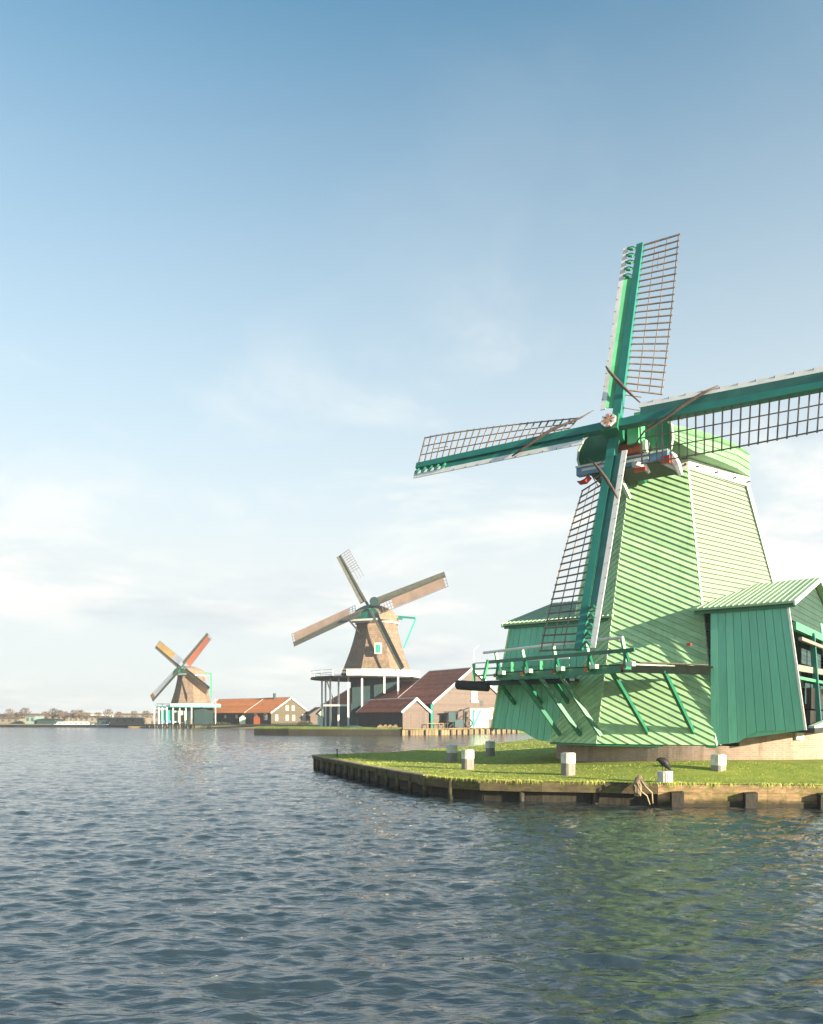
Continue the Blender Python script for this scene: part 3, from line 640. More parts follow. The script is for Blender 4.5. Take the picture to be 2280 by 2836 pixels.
MB().tube([CP(-.1, -1.75, -1.33), CP(-.15, -1.6, -1.42), CP(-.15, -1.4, -1.40), CP(-.1, -1.25, -1.25)], [.02, .08, .11, .1], 7).build('red_horn', 'red', mill)
q = MB().tube([CP(-.05, -1.6, -.3), CP(-.1, -1.3, -1.0), CP(-.1, -.9, -1.7)], .018, 6).build('brake_rope', 'lattice', mill)
q = MB(); q.obox(CP(.3, .95, .85), e1 * .16, BK * .2, V((0, 0, .12))); q.build('ridge_box', 'brickred', mill)
q = MB(); q.obox(CP(.0, .85, .52), e1 * .42, BK * .15, V((0, 0, .22))); q.obox(CP(-.4, .6, -.15), e1 * .2, BK * .35, V((0, 0, .4))); q.build('neck_frame', 'midgreen', mill)
q = MB(); q.slab([CP(-.2, -1.2, -1.2), CP(-.2, 1.3, -1.2), CP(1.6, 1.6, -1.2), CP(1.6, -1.4, -1.2)], (0, 0, .12)); q.build('cap_floor', 'dark', mill)
for w_ in (-.9, -.3):
    MB().beam(CP(.2, w_, -1.2), CP(.9, w_ + .2, -2.0), .12, .12).build('cap_stay', 'white' if w_ < -.5 else 'cream', mill)
q = MB(); q.tube([CP(3.4, 1.1, 1.45), CP(3.4, 1.1, 1.7)], .03, 6); q.beam(CP(3.4, .95, 1.7), CP(3.4, 1.3, 1.7), .03, .03); q.build('red_vane', 'red', mill)
MB().obox(U(1909, 1785, 28.30), e1 * .07, BK * .1, V((0, 0, .04))).build('lamp_hook', 'red', mill)

# gallery
zg = 4.42
def GP(px, py, z=zg): Y = (z - EYE) * F / (HY - py); return G(px, Y, z)
P1, P2, P3 = G(1962, 28.0, zg), GP(1740, 1838), GP(1388, 1862)
inner = [G(1540, 30.9, zg), G(1676, 29.55, zg), G(1975, 28.05, zg)]
deck = [P1, P2, P3, G(1420, 32.6, zg), inner[0], inner[1], inner[2]][::-1]
gal = MB().slab(deck, (0, 0, -.07), .5).build('gallery_deck', 'tar', mill)
for a, c in ((P1, P2), (P2, P3)):
    d = (c - a).normalized(); gb_ = MB().beam(a - V((0, 0, .17)), c - V((0, 0, .17)) + d * .25, .1, .26)
    gb_.build('edge_beam', 'tar' if a is P1 else 'green', gal)
MB().beam(P1 + V((-.5, -.1, -.02)), P2 + V((.1, -.12, -.02)), .03, .055).build('pale_edge', 'cream', gal)
MB().beam(P1 + V((-.1, -.05, .04)), P2 + V((.3, -.06, .04)), .22, .035).build('deck_planks', 'cloth', gal)
q = MB(); n_out = V(((P2 - P3).y, -(P2 - P3).x, 0)).normalized()
for k, f in enumerate((.0, .24, .5, .75, 1.0)):
    p = P3.lerp(P2, f); d = (P2 - P3).normalized()
    q = MB().beam(p - n_out * .8 - V((0, 0, .13)), p + n_out * .32 - V((0, 0, .13)), .14, .14); jo = q.build('joist', 'green', gal)
    MB().obox(p + n_out * .325 - V((0, 0, .13)), d * .072, n_out * .012, V((0, 0, .072))).build('joist_end', 'orange' if k % 2 else 'brickred', jo)
    f_ = p + n_out * .05
    q = MB().beam(f_ - V((0, 0, .1)), f_ + n_out * .20 - d * .05 + V((0, 0, .82)), .1, .1); po = q.build('rail_post', 'midgreen', gal)
    MB().beam(p + n_out * .34 - V((0, 0, .08)) + d * .1, p + n_out * .14 + V((0, 0, .42)), .07, .07).beam(p + n_out * .28 - V((0, 0, .1)) + d * .3, f_ + n_out * .1 + V((0, 0, .45)), .08, .08).build('post_brace', 'green', po)
    MB().obox(p + n_out * .24 + d * .3 - V((0, 0, .04)), d * .13, n_out * .09, V((0, 0, .07))).build('post_foot', 'cream', po)
ds = (P2 - P3).normalized()
MB().tube([P3 + n_out * .26 - ds * .75 + V((0, 0, .82)), P3.lerp(P2, .5) + n_out * .27 + V((0, 0, .86)), P2 + n_out * .27 + V((0, 0, .86))], .055, 8).build('top_rail', 'white', gal)
MB().beam(P3 + n_out * .2 - ds * .5 + V((0, 0, .43)), P2 + n_out * .2 + ds * .42 + V((0, 0, .43)), .07, .13).build('mid_rail', 'green', gal)
# second, lower walkway along the left shed
zl = 4.12
L0, L1 = SP(-.02, zl, 0, 1.05), SP(.33, zl, 0, .9)
lw = MB().slab([SP(.0, zl, 0, .02), SP(.33, zl, 0, .02), L1, L0][::-1], (0, 0, -.09), .5).build('lower_walkway', 'dark', mill)
MB().beam(L0 + V((0, 0, -.12)), L1 + V((0, 0, -.12)), .1, .16).build('walkway_beam', 'darkteal', lw)
ld_ = (L1 - L0).normalized()
for k, f in enumerate((.0, .42, .72)):
    p = L0.lerp(L1, f); MB().beam(p, p + V((0, 0, .72)), .14 if k == 0 else .09, .12).build('rail_post', 'midgreen', lw)
MB().beam(L0 + V((0, 0, .22)), L1 + V((0, 0, .22)), .04, .07).beam(L0 + V((0, 0, .5)), L1 + V((0, 0, .5)), .04, .07).build('walkway_rail', 'midgreen', lw)
MB().beam(L0 + V((0, 0, .74)), L1 + V((0, 0, .78)), .05, .05).build('white_rail', 'white', lw)
MB().tube([L0 + V((0, 0, .7)), L0 + V((0, 0, 1.15)), L0 + V((-.03, 0, 1.25)), L0 + V((.2, 0, 1.5))], .014, 5).build('hook_wire', 'white', lw)
for k, f in enumerate((.30, .58, .86)):
    p = L0.lerp(L1, f); foot = p - sn * .93 + ld_ * .12; foot.z = 3.18
    MB().beam(p - V((0, 0, .15)), foot, .11, .13).build('walkway_bracket', 'green', lw)
# dark rounded log sticking out to the left of the walkway
a, c = SP(-.075, 3.98, 0, 1.25), SP(.04, 3.86, 0, 1.1)
MB().tube([a - sdr * .12, a - sdr * .04, a, a.lerp(c, .5), c], [.06, .16, .2, .2, .19], 12).build('hoist_beam', 'dark', mill, True)
q = MB().beam(L0.lerp(L1, .18) + n_out * .1 + V((0, 0, .85)), L0.lerp(L1, .10) - V((0, 0, .1)), .1, .1); q.build('walkway_strut', 'midgreen', lw)
# long raking struts down to the sill
feet = [(1552, 2036, 31.3), (1608, 2036, 30.6), (1664, 2037, 29.75), (1797, 2036, 29.25), (1924, 2036, 28.55)]
tops = [P3.lerp(P2, .16), P3.lerp(P2, .33), P3.lerp(P2, .5), P3.lerp(P2, .885), P1.lerp(P2, .57)]
for (fx_, fy_, fY), tp in zip(feet, tops):
    MB().beam(tp - V((0, 0, .2)), U(fx_, fy_, fY), .12, .14).build('gallery_strut', 'green' , mill)

# ------------------------------------------------------------------ bollards, mooring post, bird, log, thin post
def bollard_mesh(loc, label):
    t = thing('bollard', label, 'bollard', loc, 'wooden mooring bollards with white tops on the lawn')
    o = V(loc); h = .72; w = .19
    def ringm(z0, z1, ww, mname, nm, cap):
        q = MB(); c_ = .055
        def oct_(z, w2): return [V((sx * (w2 - (c_ if ax else 0)), sy * (w2 - (0 if ax else c_)), z)) + o for sx, sy, ax in ((-1, -1, 1), (1, -1, 1), (1, -1, 0), (1, 1, 0), (1, 1, 1), (-1, 1, 1), (-1, 1, 0), (-1, -1, 0))]
        a, c2 = oct_(z0, ww), oct_(z1, ww)
        for k in range(8): q.poly([a[k], a[(k + 1) % 8], c2[(k + 1) % 8], c2[k]], .5)
        if cap:
            d2 = [p + V((0, 0, .03)) for p in oct_(z1, ww - .035)]
            for k in range(8): q.poly([c2[k], c2[(k + 1) % 8], d2[(k + 1) % 8], d2[k]], .5)
            q.poly(d2, .5)
        return q.build(nm, mname, t)
    ringm(-.15, h * .56, w, 'stone', 'shaft', False); ringm(h * .56 - .002, h, w + .006, 'oldwhite', 'white_head', True)
    return t
def bspot(px, pyb):
    Y = (EYE - .68) * F / (pyb - HY)
    for _ in range(4): z = ground_z((px - HX) / F * Y, Y); Y = (EYE - z) * F / (pyb - HY)
    return G(px, Y, z)
bo = bollard_mesh(bspot(1296, 2131), 'sunlit white topped bollard farthest left on the sunny lawn'); bo.rotation_euler = (0, 0, R(24))
dup(bo, bspot(1574, 2147), 'white topped bollard standing in front of the brick base left end', R(28))
dup(bo, bspot(1990, 2153), 'white topped bollard right of the bird, below the right green shed', R(32))
dup(bo, bspot(1252, 2110), 'shaded dark bollard just left of the sunlit one', R(20))
dup(bo, bspot(1358, 2094), 'small dark bollard farthest back at the rear edge of the lawn', R(24))
# slatted mooring post
pp = G(1842, 23.78, .70)
post = thing('mooring_post', 'short white grooved post on the bank edge with the bird on it', 'post', pp)
q = MB()
for k in range(18):
    an = 2 * math.pi * k / 18; q.tube([pp + V((math.cos(an) * .19, math.sin(an) * .19, -.25)), pp + V((math.cos(an) * .19, math.sin(an) * .19, .285 + random.random() * .012))], .034, 6)
q.tube([pp + V((0, 0, -.2)), pp + V((0, 0, .28))], .185, 16); q.build('ribbed_shaft', 'oldwhite', post)
MB().tube([pp + V((0, 0, .28)), pp + V((0, 0, .305))], .222, 20).build('top_plate', 'white', post)
bp0 = pp + V((0, 0, .305))
q = MB()
def B3(x, z, y=0.): return bp0 + V((x, y, z))
q.tube([B3(-.27, .315), B3(-.22, .345), B3(-.15, .335), B3(-.07, .30), B3(.0, .25), B3(.05, .19), B3(.09, .13), B3(.12, .09), B3(.145, .06), B3(.165, .045), B3(.19, .03), B3(.215, .018)], [.012, .045, .085, .115, .12, .105, .075, .05, .045, .036, .014, .004], 14)
q.tube([B3(-.12, .26, -.09), B3(-.03, .23, -.115), B3(.05, .17, -.08)], [.02, .045, .02], 8)
q.tube([B3(-.12, .26, .09), B3(-.03, .23, .115), B3(.05, .17, .08)], [.02, .045, .02], 8)
for dx, dy in ((-.09, -.04), (.02, .05)):
    q.tube([B3(dx + .0, .22, dy), B3(dx + .01, .11, dy), B3(dx - .005, .012, dy)], [.03, .012, .010], 7)
    for ta in (-.5, 0, .5): q.tube([B3(dx - .005, .01, dy), B3(dx + .06 * math.cos(ta), .006, dy + .06 * math.sin(ta))], [.009, .005], 5)
bird = q.build('perching_bird', 'bird', None, True, origin=bp0); tag(bird, 'black bird hunched on the short white post, head bent down to the right', 'bird')
rm = bird.modifiers.new('r', 'REMESH'); rm.mode = 'VOXEL'; rm.voxel_size = .0065; rm.use_smooth_shade = True
# leaning log with ropes
lg = thing('mooring_log', 'rough brown log with ropes leaning over the bank edge left of the white post', 'log', U(1768, 2172, 23.35))
MB().tube([U(1772, 2150, 23.4), U(1770, 2158, 23.35), U(1767, 2175, 23.25), U(1766, 2205, 23.2)], [.07, .12, .13, .10], 10).tube([U(1768, 2152, 23.35), U(1780, 2168, 23.2), U(1795, 2178, 23.1)], [.05, .07, .03], 8).tube([U(1762, 2160, 23.3), U(1758, 2180, 23.2), U(1760, 2200, 23.15)], [.04, .07, .03], 8).build('log', 'driftwood', lg)
MB().tube([U(1772, 2156, 23.1), U(1790, 2180, 23.0), U(1806, 2196, 23.0), U(1808, 2225, 23.05)], .022, 6).build('rope', 'rope', lg, True)
MB().tube([U(1764, 2165, 23.1), U(1776, 2192, 23.0), U(1792, 2204, 23.0), U(1800, 2228, 23.05)], .018, 6).build('rope', 'rope', lg, True)
tp_ = bspot(934, 2096); t_ = MB().tube([tp_ - V((0, 0, .1)), tp_ + V((0, 0, .34))], .03, 8).beam(tp_ + V((0, 0, .34)), tp_ + V((0, 0, .39)), .09, .09).build('thin_post', 'dark', None, origin=tp_); tag(t_, 'thin dark post at the left tip of the lawn', 'post')
w0, w1 = U(1415, 2142, 26.8), U(2350, 2153, 26)
# ------------------------------------------------------------------ gabled buildings
def windows(parent, o, d, n_, lst, frame='white'):
    for (s_, z_, w_, h_) in lst:
        c_ = o + d * s_ + V((0, 0, z_ - o.z)) + n_ * .02
        f = MB().obox(c_, d * (w_ / 2 + .12), n_ * .04, V((0, 0, h_ / 2 + .12))).build('window', frame, parent)
        q = MB().obox(c_ + n_ * .045, d * w_ / 2, n_ * .006, V((0, 0, h_ / 2))).build('pane', 'glass', f)
        q = MB().obox(c_ + n_ * .06, d * .035, n_ * .008, V((0, 0, h_ / 2))).obox(c_ + n_ * .062, d * w_ / 2, n_ * .008, V((0, 0, .035))).build('glazing_bar', frame, f)
def barn(name, label, K, az, wid, length, ze, zr, zg_, wallm, gablem, roofm, trim='white', zr_back=None, lapsp=.3, split=None):
    """K: near corner between the gable (runs right along az) and the long side (runs back)"""
    d = azd(az); n_ = azn(az); bk = -n_; t = thing(name, label, 'building', V((K.x, K.y, zg_)))
    def Q(s_, b_, z_): p = K + d * s_ + bk * b_; p.z = z_; return p
    gp = [Q(0, 0, zg_), Q(wid, 0, zg_), Q(wid, 0, ze), Q(wid / 2, 0, zr), Q(0, 0, ze)]
    gw = MB().lap(gp, n_, 0, lapsp, .03).slab([p - n_ * .01 for p in gp], bk * .15, .5).build('gable_wall', gablem, t)
    sp_ = [Q(0, length, zg_), Q(0, 0, zg_), Q(0, 0, ze), Q(0, length, ze)]
    sw = MB().lap(sp_, -d, 90, .35, .02).slab([p + d * .01 for p in sp_], d * .1, .5).build('side_wall', wallm, t)
    q = MB(); q.slab([Q(wid, 0.2, zg_), Q(wid, length, zg_), Q(wid, length, ze), Q(wid, 0.2, ze)], -d * .1); bz = zr_back or zr
    q.slab([Q(0, length, zg_), Q(wid, length, zg_), Q(wid, length, ze), Q(wid / 2, length, bz), Q(0, length, ze)], n_ * .1); q.build('rear_wall', wallm, t)
    ov = .35; sl = (zr - ze) / (wid / 2); runs = [(-.3, length + .3, zr)] if split is None else [(-.3, split, zr), (split, length + .3, zr_back)]
    for (b0, b1, z_) in runs:
        s2 = (z_ - ze) / (wid / 2)
        pts = [Q(-ov, b1, ze - s2 * ov), Q(-ov, b0, ze - s2 * ov), Q(wid / 2, b0, z_), Q(wid / 2, b1, z_)]; pts = [p + V((0, 0, .12)) for p in pts]; nn_ = nrm_of(pts)
        q = MB().lap(pts, nn_, 0, .42, .05, 0, .02).slab(pts, -nn_ * .12, .4)
        pt2 = [Q(wid + ov, b0, ze - s2 * ov), Q(wid + ov, b1, ze - s2 * ov), Q(wid / 2, b1, z_), Q(wid / 2, b0, z_)]; pt2 = [p + V((0, 0, .12)) for p in pt2]; n3 = nrm_of(pt2)
        q.lap(pt2, n3, 0, .42, .05, 0, .02).slab(pt2, -n3 * .12, .4)
        rf = q.build('roof', roofm, t)
        q = MB()
        for bb in ((b0,) if b0 == -.3 else ()) + (b1,):
            q.beam(Q(-ov, bb, ze - s2 * ov + .05), Q(wid / 2, bb, z_ + .05), .08, .34); q.beam(Q(wid / 2, bb, z_ + .05), Q(wid + ov, bb, ze - s2 * ov + .05), .08, .34)
        q.beam(Q(wid / 2, b0, z_ + .17), Q(wid / 2, b1, z_ + .17), .22, .14); q.build('bargeboard', trim, rf)
    return t, gw, sw, Q, d, n_
def solve_s(K, d, px):                                   # distance along d from K that lands on photo column px
    r = (px - HX) / F; return (r * K.y - K.x) / (d.x - r * d.y)

# far island with second mill
g2 = 1.0
q = MB(); E2 = [(705, 121), (800, 118.5), (950, 117.5), (1113, 117)]
pts = [G(p, y, g2) for p, y in E2] + [G(1436, 137, g2), G(1700, 150, g2), G(2300, 160, g2), G(2300, 330, g2), G(1200, 330, g2), G(905, 190, g2), G(850, 160, g2)]
q.slab(pts, (0, 0, -2.2), .5); struct('grass_field', q, 'blade2')
w2 = thing('earth_bank', 'low dark timber bank edging the grass left of the small dark shed', 'retaining wall', G(900, 117.6))
q = MB()
for (p0, y0), (p1, y1) in zip(E2, E2[1:]):
    a, c = G(p0, y0 - .15), G(p1, y1 - .15)
    for k in range(6): q.beam(a.lerp(c, k / 6) + V((0, 0, .42)), a.lerp(c, (k + 1) / 6) + V((0, 0, .42)), .2, .95)
q.build('bank_face', 'pile', w2)
q = MB()
for i in range(5200):
    px = random.uniform(706, 1113); f_ = interp(E2, px); Y = f_ + random.random() ** 2 * 14; p = G(px, Y, g2 - .03); w_ = random.uniform(.05, .12)
    q.poly([p - V((w_, 0, 0)), p + V((w_, 0, 0)), p + V((random.gauss(0, .05), 0, random.uniform(.08, .3)))])
struct('lawn_grass', q, 'blade2', kind='stuff')
quay = thing('timber_quay', 'pale sunlit timber quay with upright posts before the pink boarded barn', 'quay', G(1250, 122))
qa, qb, qc = G(1114, 116.6), G(1240, 121), G(1438, 136)
q = MB()
for a, c in ((qa, qb), (qb, qc)):
    n_ = int((c - a).length / .55)
    for k in range(n_):
        p0_, p1_ = a.lerp(c, k / n_), a.lerp(c, (k + .9) / n_); q.beam(p0_ + V((0, 0, .35)), p1_ + V((0, 0, .35)), .12, .95 + random.gauss(0, .04))
q.build('plank_facing', 'quay', quay)
q = MB()
for a, c in ((qa, qb), (qb, qc)): q.beam(a + V((0, -.1, .98)), c + V((0, -.1, .98)), .5, .12)
q.build('quay_cap', 'quay', quay)
for a, c, st in ((qa, qb, 2.6), (qb, qc, 1.5)):
    n_ = int((c - a).length / st)
    for k in range(n_): p = a.lerp(c, (k + .5) / n_) - V((0, .3, 0)); MB().tube([p - V((0, 0, .5)), p + V((0, 0, .78))], .13, 7).build('quay_post', 'dark', quay)
q = MB(); a, c = qa.lerp(qb, .55) + V((0, .3, 0)), qc + V((0, .3, 0))
q.beam(a + V((0, 0, 1.75)), c + V((0, 0, 1.75)), .08, .1); n_ = 26
for k in range(n_ + 1): p = a.lerp(c, k / n_); q.beam(p + V((0, 0, 1.0)), p + V((0, 0, 1.8)), .12, .12)
q.build('quay_railing', 'quay', quay)

K2 = V((3.33, 122, 0)); d35 = azd(35)
bn, gw, sw, Q2, d2, n2 = barn('boarded_barn', 'long barn with brown tiled roof and pale pink boarded gable beside the middle windmill', K2, 35, 15.1, 35, 4.98, 10.4, g2, 'darkteal', 'pinkb', 'tile', 'white', 8.9, .3, 11.2)
windows(gw, K2, d2, n2, [(9.7, 4.9, .5, .8), (2.0, 2.2, 1.0, 1.3)], 'pinkb')
sgn = MB().obox(K2 + d2 * 12.2 + V((0, 0, 3.3)) + n2 * .05, d2 * .9, n2 * .04, V((0, 0, .9))).build('framed_board', 'white', gw); MB().obox(K2 + d2 * 12.2 + V((0, 0, 3.3)) + n2 * .1, d2 * .38, n2 * .02, V((0, 0, .42))).build('orange_panel', 'orange', sgn)
dr = MB().obox(K2 + d2 * 9.2 + V((0, 0, 2.5)) + n2 * .05, d2 * 1.9, n2 * .05, V((0, 0, 1.55))).build('barn_door', 'cream', gw)
MB().beam(K2 + d2 * 7.9 + V((0, 0, 1.3)) + n2 * .15, K2 + d2 * 9.4 + V((0, 0, 3.9)) + n2 * .15, .1, .3).build('door_brace', 'mint', dr)
ht = MB().obox(K2 + d2 * 8.1 + V((0, 0, 6.1)) + n2 * .06, d2 * .6, n2 * .05, V((0, 0, .75))).build('loft_hatch', 'cream', gw); MB().obox(K2 + d2 * 8.1 + V((0, 0, 5.2)) + n2 * .1, d2 * .75, n2 * .12, V((0, 0, .14))).build('hatch_sill', 'white', ht)
MB().beam(K2 + V((-.2, -.1, 1)), K2 + V((-.2, -.1, 4.9)), .35, .35).build('corner_pipe', 'mint', bn)
# lean-to rack, barrow wheel and barrel in front of the pink gable
rk = thing('timber_rack', 'dark open rack with slanting roof standing on the quay by the pink gable', 'rack', K2 + d2 * 2 + n2 * 1.4 + V((0, 0, g2)))
def RK(s_, z_, o_=1.4): return K2 + d2 * s_ + n2 * o_ + V((0, 0, z_))
q = MB()
for s_, z_ in ((1.6, 3.5), (3.6, 3.5), (4.8, 3.9), (2.8, 3.6)): q.beam(RK(s_, g2), RK(s_ + .1, z_), .16, .16)
q.beam(RK(1.2, 3.45), RK(4.0, 3.6), .2, .2); q.beam(RK(4.0, 3.6), RK(6.0, 4.2), .16, .16); q.beam(RK(1.4, 2.2), RK(5.0, 2.4), .1, .1); q.beam(RK(2.0, 1.2), RK(4.6, 2.9), .14, .14); q.beam(RK(4.6, 1.2), RK(5.0, 3.4), .2, .2)
q.build('rack_frame', 'dark', rk)
MB().obox(RK(2.4, 2.7), d2 * .7, n2 * .25, V((0, 0, .75))).obox(RK(3.7, 1.7), d2 * .8, n2 * .3, V((0, 0, .55))).build('stacked_wood', 'darkteal', rk)
wh = MB()
for k in range(14): an = k * math.pi / 7; wh.beam(RK(5.9, 1.75) + (d2 * math.cos(an) + V((0, 0, math.sin(an)))) * .65, RK(5.9, 1.75) + (d2 * math.cos(an + .449) + V((0, 0, math.sin(an + .449)))) * .65, .14, .14)
for k in range(4): an = k * math.pi / 4; wh.beam(RK(5.9, 1.75) + (d2 * math.cos(an) + V((0, 0, math.sin(an)))) * .62, RK(5.9, 1.75) - (d2 * math.cos(an) + V((0, 0, math.sin(an)))) * .62, .07, .07)
tag(wh.build('cart_wheel', 'dark', None, origin=RK(5.9, g2)), 'dark spoked cart wheel leaning by the pale barn door', 'wheel')
cr = MB(); cr.beam(RK(6.8, g2), RK(6.8, 3.9), .25, .25).beam(RK(6.2, 2.9), RK(7.4, 2.9), .18, .18).beam(RK(6.8, 3.2), RK(7.4, 4.1), .12, .12); tag(cr.build('green_hoist', 'mint', None, origin=RK(6.8, g2)), 'green timber hoist post before the pale barn door', 'hoist')
q = MB(); q.tube([RK(13.3, g2), RK(13.3, g2 + .6), RK(13.3, g2 + 1.2)], [.35, .42, .35], 12); tag(q.build('barrel', 'sailyel', None, True, origin=RK(13.3, g2)), 'ochre barrel below the framed orange board', 'barrel')
q = MB(); q.obox(RK(12.7, g2 + 1.0), d2 * .16, n2 * .16, V((0, 0, 1.0))); tag(q.build('dark_stove_pipe', 'iron', None, origin=RK(12.7, g2)), 'dark upright pipe beside the ochre barrel', 'pipe')

KS = G(1115, 118, 0)
s_ = solve_s(KS, d35, 1187)
sh2, gw, sw, QS, dS, nS = barn('waterside_shed', 'small dark shed with red brown tiles and pale gable standing on the water edge', KS, 35, s_, 12.4, 3.62, 5.42, .95, 'dark', 'pinkb', 'tile2', 'white', None, .28)
MB().lap([KS + V((0, 0, 1)) + nS * .05, KS + dS * s_ + V((0, 0, 1)) + nS * .05, KS + dS * s_ + V((0, 0, 3.5)) + nS * .05, KS + V((0, 0, 3.5)) + nS * .05], nS, 90, .25, .02).build('plank_doors', 'pinkb', gw)
q = MB(); p = G(1000, 119.5, g2); 
for k, (px, w_) in enumerate(((975, .9),)):
    pb = G(px, 118.6, g2); bt_ = MB().tube([pb + V((-1.6, 0, .12)), pb + V((-.8, 0, .2)), pb + V((.8, 0, .2)), pb + V((1.7, 0, .12))], [.08, .28, .3, .1], 10); tag(bt_.build('upturned_dinghy', 'darkteal', None, True, origin=pb), 'small upturned dinghy on the grass left of the dark shed', 'boat')
for k, px in enumerate((1052, 1066, 1079, 1094)):
    p = G(px, 117.4, g2); tag(MB().obox(p + V((0, 0, .22)), V((.32 + .1 * (k % 2), 0, 0)), V((0, .2, 0)), V((0, 0, .2))).obox(p + V((.1, 0, .5)), V((.2, 0, 0)), V((0, .15, 0)), V((0, 0, .09))).build('timber_block', 'quay', None, origin=p),
        ['leftmost', 'second from the left', 'third from the left', 'rightmost'][k] + ' of the pale timber blocks lying before the dark shed', 'block', 'pale timber blocks on the grass before the dark shed')

# generic smock mill -------------------------------------------------------------------------
def smock(name, label, cen, z0, z1, r0, r1, hub, axis_az, tilt, tips, cloth, capm, bodym, sc=1., boardw=.9, clothw=1.7):
    t = thing(name, label, 'windmill', V((cen.x, cen.y, g2))); n_s = 7
    q = MB(); prof = []
    for k in range(n_s + 1):
        f = k / n_s; r = r1 + (r0 - r1) * ((1 - f) ** 1.55 * .72 + (1 - f) * .28); prof.append((z0 + (z1 - z0) * f, r))
    for k in range(n_s):
        for j in range(8):
            a0, a1 = (j + .5) * math.pi / 4, (j + 1.5) * math.pi / 4
            def pt(a, zr_): return V((cen.x + math.cos(a) * zr_[1], cen.y + math.sin(a) * zr_[1], zr_[0]))
            for c_ in range(4):
                mixp = lambda f: (prof[k][0] + (prof[k + 1][0] - prof[k][0]) * f, prof[k][1] + (prof[k + 1][1] - prof[k][1]) * f)
                lo3, hi3 = mixp(c_ / 4), mixp((c_ + 1) / 4); lo4 = (lo3[0], lo3[1] + .09); rr = random.random()
                q.poly([pt(a0, lo4), pt(a1, lo4), pt(a1, hi3), pt(a0, hi3)], rr); q.poly([pt(a0, lo3), pt(a1, lo3), pt(a1, lo4), pt(a0, lo4)][::1], rr)
    q.build('tower', bodym, t)
    MB().tube([V((cen.x, cen.y, z1 - .1)), V((cen.x, cen.y, z1 + .25 * sc))], r1 * 1.06, 16).build('curb_ring', 'white', t)
    hub_row = HY - (hub.z - EYE) / hub.y * F
    ph, ta = R(axis_az), R(tilt); f1 = V((math.cos(ph), -math.sin(ph), 0)); bk = V((math.sin(ph), math.cos(ph), 0)); f2 = bk * math.sin(ta) + V((0, 0, math.cos(ta))); nf = f1.cross(f2)
    # cap: boat-shaped loft along bk
    q = MB(); se = []; zc0 = z1 + .25 * sc; cl_ = r1 * 2.35; hc = hub.z - zc0 + .9 * sc
    for k, (f, wv, hv) in enumerate(((0, .72, .80), (.2, .95, 1.0), (.45, 1.08, .98), (.7, .95, .78), (.9, .6, .48), (1, .3, .3))):
        c_ = V((cen.x, cen.y, 0)) - bk * (r1 * 1.15) + bk * (cl_ * f); s_ = []
        for j in range(9): an = math.pi * (1 - j / 8); s_.append(V((c_.x, c_.y, zc0)) + f1 * math.cos(an) * wv * r1 * 1.02 + V((0, 0, max(0, math.sin(an)) ** .85 * hc * hv)))
        se.append(s_)
    for a, c in zip(se, se[1:]):
        for j in range(8): q.poly([c[j], a[j], a[j + 1], c[j + 1]], .5)
    q.poly(se[-1], .5); cp = q.build('cap', capm, t, True)
    MB().slab([p - bk * .03 for p in se[0]], -bk * .12, .5).build('cap_front', 'teal' if sc >= .9 else 'midgreen', t)
    MB().beam(se[0][0] - bk * .3, se[0][-1] - bk * .3, .3 * sc, .35 * sc).build('weather_beam', 'white', t)
    MB().tube([hub + nf * .5 * sc, hub - nf * 3 * sc], .42 * sc, 10).build('windshaft', 'teal', t)
    for k, ((tx_, ty_), (cm, c0, c1)) in enumerate(zip(tips, cloth)):
        r_ = V(((tx_ - HX) / F, 1, (HY - ty_) / F)); kk = (hub - V((0, 0, EYE))).dot(nf) / r_.dot(nf); tip = V((0, 0, EYE)) + r_ * kk
        u = (tip - hub); Ls = u.length; u.normalize(); v = u.cross(nf); v = -v if v.dot(f1 * u.dot(f2) - f2 * u.dot(f1)) < 0 else v
        no_ = .25 * sc * (1 if k % 2 else -1)
        def S(s_, w_, m=0.): return hub + u * s_ + v * w_ + nf * (no_ + m)
        st = MB().beam(S(-.3, 0), S(Ls, 0), .4 * sc, .38 * sc, nf, .28 * sc, .24 * sc).build('sail_stock', 'greywood', t)
        MB().hexa([S(1.6 * sc, -.15 * sc), S(1.6 * sc, -boardw, .3 * sc), S(1.6 * sc, -boardw, .25 * sc), S(1.6 * sc, -.15 * sc, -.05), S(Ls, -.12 * sc), S(Ls, -boardw * .8, .2 * sc), S(Ls, -boardw * .8, .15 * sc), S(Ls, -.12 * sc, -.05)]).build('leading_board', 'greywood', st)
        q = MB(); s0 = Ls * (.16 if cm else .66); nb = 24 if cm else 9
        def LT(s_, w_): tw = R(4 + 18 * (1 - s_ / Ls)); return S(s_, w_ * math.cos(tw), -w_ * math.sin(tw))
        for i in range(nb): s_ = s0 + (Ls - .05 - s0) * i / (nb - 1); q.beam(LT(s_, .1), LT(s_, clothw + .08), .07 * sc, .06, nf)
        for w_ in (.4, .7, 1.0):
            for a, c in ((s0, Ls * .5), (Ls * .5, Ls)): q.beam(LT(a, clothw * w_), LT(c, clothw * w_), .05 * sc, .05, nf)
        if cm or ty_ < hub_row: q.build('sail_lattice', 'lattice', st)
        if cm:
            q = MB(); ns = 10
            for i in range(ns):
                a, c = Ls * (c0 + (c1 - c0) * i / ns), Ls * (c0 + (c1 - c0) * (i + 1) / ns)
                for j in range(3):
                    wa, wb_ = clothw * (.06 + .92 * j / 3), clothw * (.06 + .92 * (j + 1) / 3); bul = .10 * sc * math.sin(math.pi * (j + .5) / 3)
                    q.poly([LT(a, wa) + nf * .08, LT(c, wa) + nf * .08, LT(c, wb_) + nf * (.08 + .02 * j), LT(a, wb_) + nf * (.08 + .02 * j)], .5)
            q.build('sailcloth', cm, st)
    return t, f1, bk, nf, V

